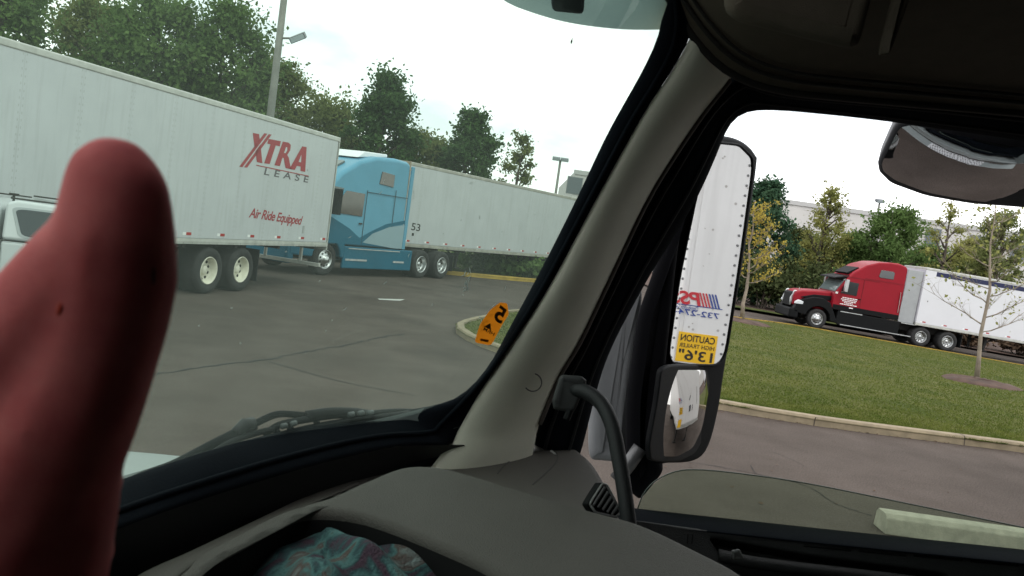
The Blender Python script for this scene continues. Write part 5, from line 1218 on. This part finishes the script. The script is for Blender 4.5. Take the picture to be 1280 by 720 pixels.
def blob(chains, name, m, voxel, parent=None, smooth_it=8, cuts=()):
    """one continuous skin: tapered chains of (px,py,distance,radius px) fused and smoothed"""
    bm = bmesh.new()
    for ch in chains:
        P = [(at(x, y, d), r * d / FPX) for x, y, d, r in ch]
        for (a, ra), (b, rb_) in zip(P[:-1], P[1:]):
            n = max(2, int((b - a).length / (min(ra, rb_) * .22)))
            for k in range(n + 1):
                f = k / n; bmesh.ops.create_icosphere(bm, subdivisions=2, radius=ra + (rb_ - ra) * f, matrix=Matrix.Translation(a.lerp(b, f)))
    me = bpy.data.meshes.new('tmp'); bm.to_mesh(me); bm.free(); o = bpy.data.objects.new('tmp', me); col.objects.link(o)
    r = o.modifiers.new('r', 'REMESH'); r.mode = 'VOXEL'; r.voxel_size = voxel
    s = o.modifiers.new('s', 'SMOOTH'); s.iterations = smooth_it; s.factor = .6
    dg = bpy.context.evaluated_depsgraph_get(); dg.update(); me2 = bpy.data.meshes.new_from_object(o.evaluated_get(dg)); bpy.data.objects.remove(o)
    me2.name = name; me2.materials.clear(); me2.materials.append(m); me2.polygons.foreach_set('use_smooth', [True] * len(me2.polygons))
    ob = bpy.data.objects.new(name, me2); col.objects.link(ob)
    if parent is not None: ob.parent = parent
    return ob
D0 = .21
thumb = [(141, 224, D0, 58), (146, 250, D0, 68), (144, 300, D0, 76), (142, 345, D0 + .002, 80), (128, 400, D0 + .004, 82), (108, 460, D0 + .005, 84), (80, 520, D0 + .006, 92), (40, 600, D0 + .01, 100), (-30, 740, D0 + .012, 105), (-110, 900, D0 + .02, 120), (-230, 1150, D0 + .03, 150)]
web = [(110, 330, D0 + .002, 72), (60, 410, D0 + .006, 88), (-10, 490, D0 + .01, 105), (-70, 560, D0 + .014, 118), (-110, 700, D0 + .02, 125), (-150, 900, D0 + .02, 125)]
palm2 = [(60, 520, D0 + .01, 95), (60, 640, D0 + .014, 85), (30, 760, D0 + .018, 95), (-60, 900, D0 + .02, 110)]
index = [(-70, 480, D0 + .03, 62), (30, 500, D0 + .06, 48), (112, 560, D0 + .064, 36), (124, 604, D0 + .05, 32), (95, 640, D0 + .03, 30), (40, 650, D0 + .02, 30)]
middle = [(-90, 560, D0 + .04, 60), (10, 590, D0 + .066, 48), (98, 640, D0 + .066, 37), (112, 690, D0 + .05, 33), (80, 720, D0 + .03, 31), (20, 730, D0 + .02, 30)]
ringf = [(-100, 640, D0 + .045, 58), (0, 680, D0 + .066, 46), (76, 720, D0 + .064, 36), (88, 766, D0 + .048, 32), (50, 792, D0 + .03, 30), (0, 800, D0 + .02, 30)]
little = [(-120, 720, D0 + .045, 52), (-20, 760, D0 + .062, 40), (46, 790, D0 + .06, 32), (54, 830, D0 + .045, 28), (20, 850, D0 + .03, 26), (-30, 860, D0 + .02, 26)]
hand = blob([thumb, web, palm2, index, middle, ringf, little], 'hand', SKIN, .0015, smooth_it=34)
tag(hand, 'raised hand with its thumb pointing up, close to the camera at the left', 'hand')
from mathutils.bvhtree import BVHTree
bt = BVHTree.FromPolygons([v.co for v in hand.data.vertices], [tuple(p.vertices) for p in hand.data.polygons])
def on_hand(x, y, lift):
    d = ray(x, y).normalized(); h = bt.ray_cast(EYE, d); return h[0] + h[1] * lift
def patch(cx, cy, a, b, rot, name, m):
    mb = MB(); rows = []
    for f, l in ((.05, .00035), (.5, .0003), (1, -.0002)):
        rows.append([on_hand(cx + a * f * math.cos(t) * math.cos(rot) - b * f * math.sin(t) * math.sin(rot), cy + a * f * math.cos(t) * math.sin(rot) + b * f * math.sin(t) * math.cos(rot), l) for t in [6.2832 * k / 16 for k in range(16)]])
    mb.grid(rows, True); mb.f.append(tuple(range(16))); return mb.build(name, m, hand, smooth=True)
patch(74, 386, 5, 12, .2, 'scratch', mat('scratch_red', (.42, .03, .012), .4)); patch(192, 345, 3.5, 14, .05, 'crease', mat('skin_crease', (.12, .03, .03), .7))
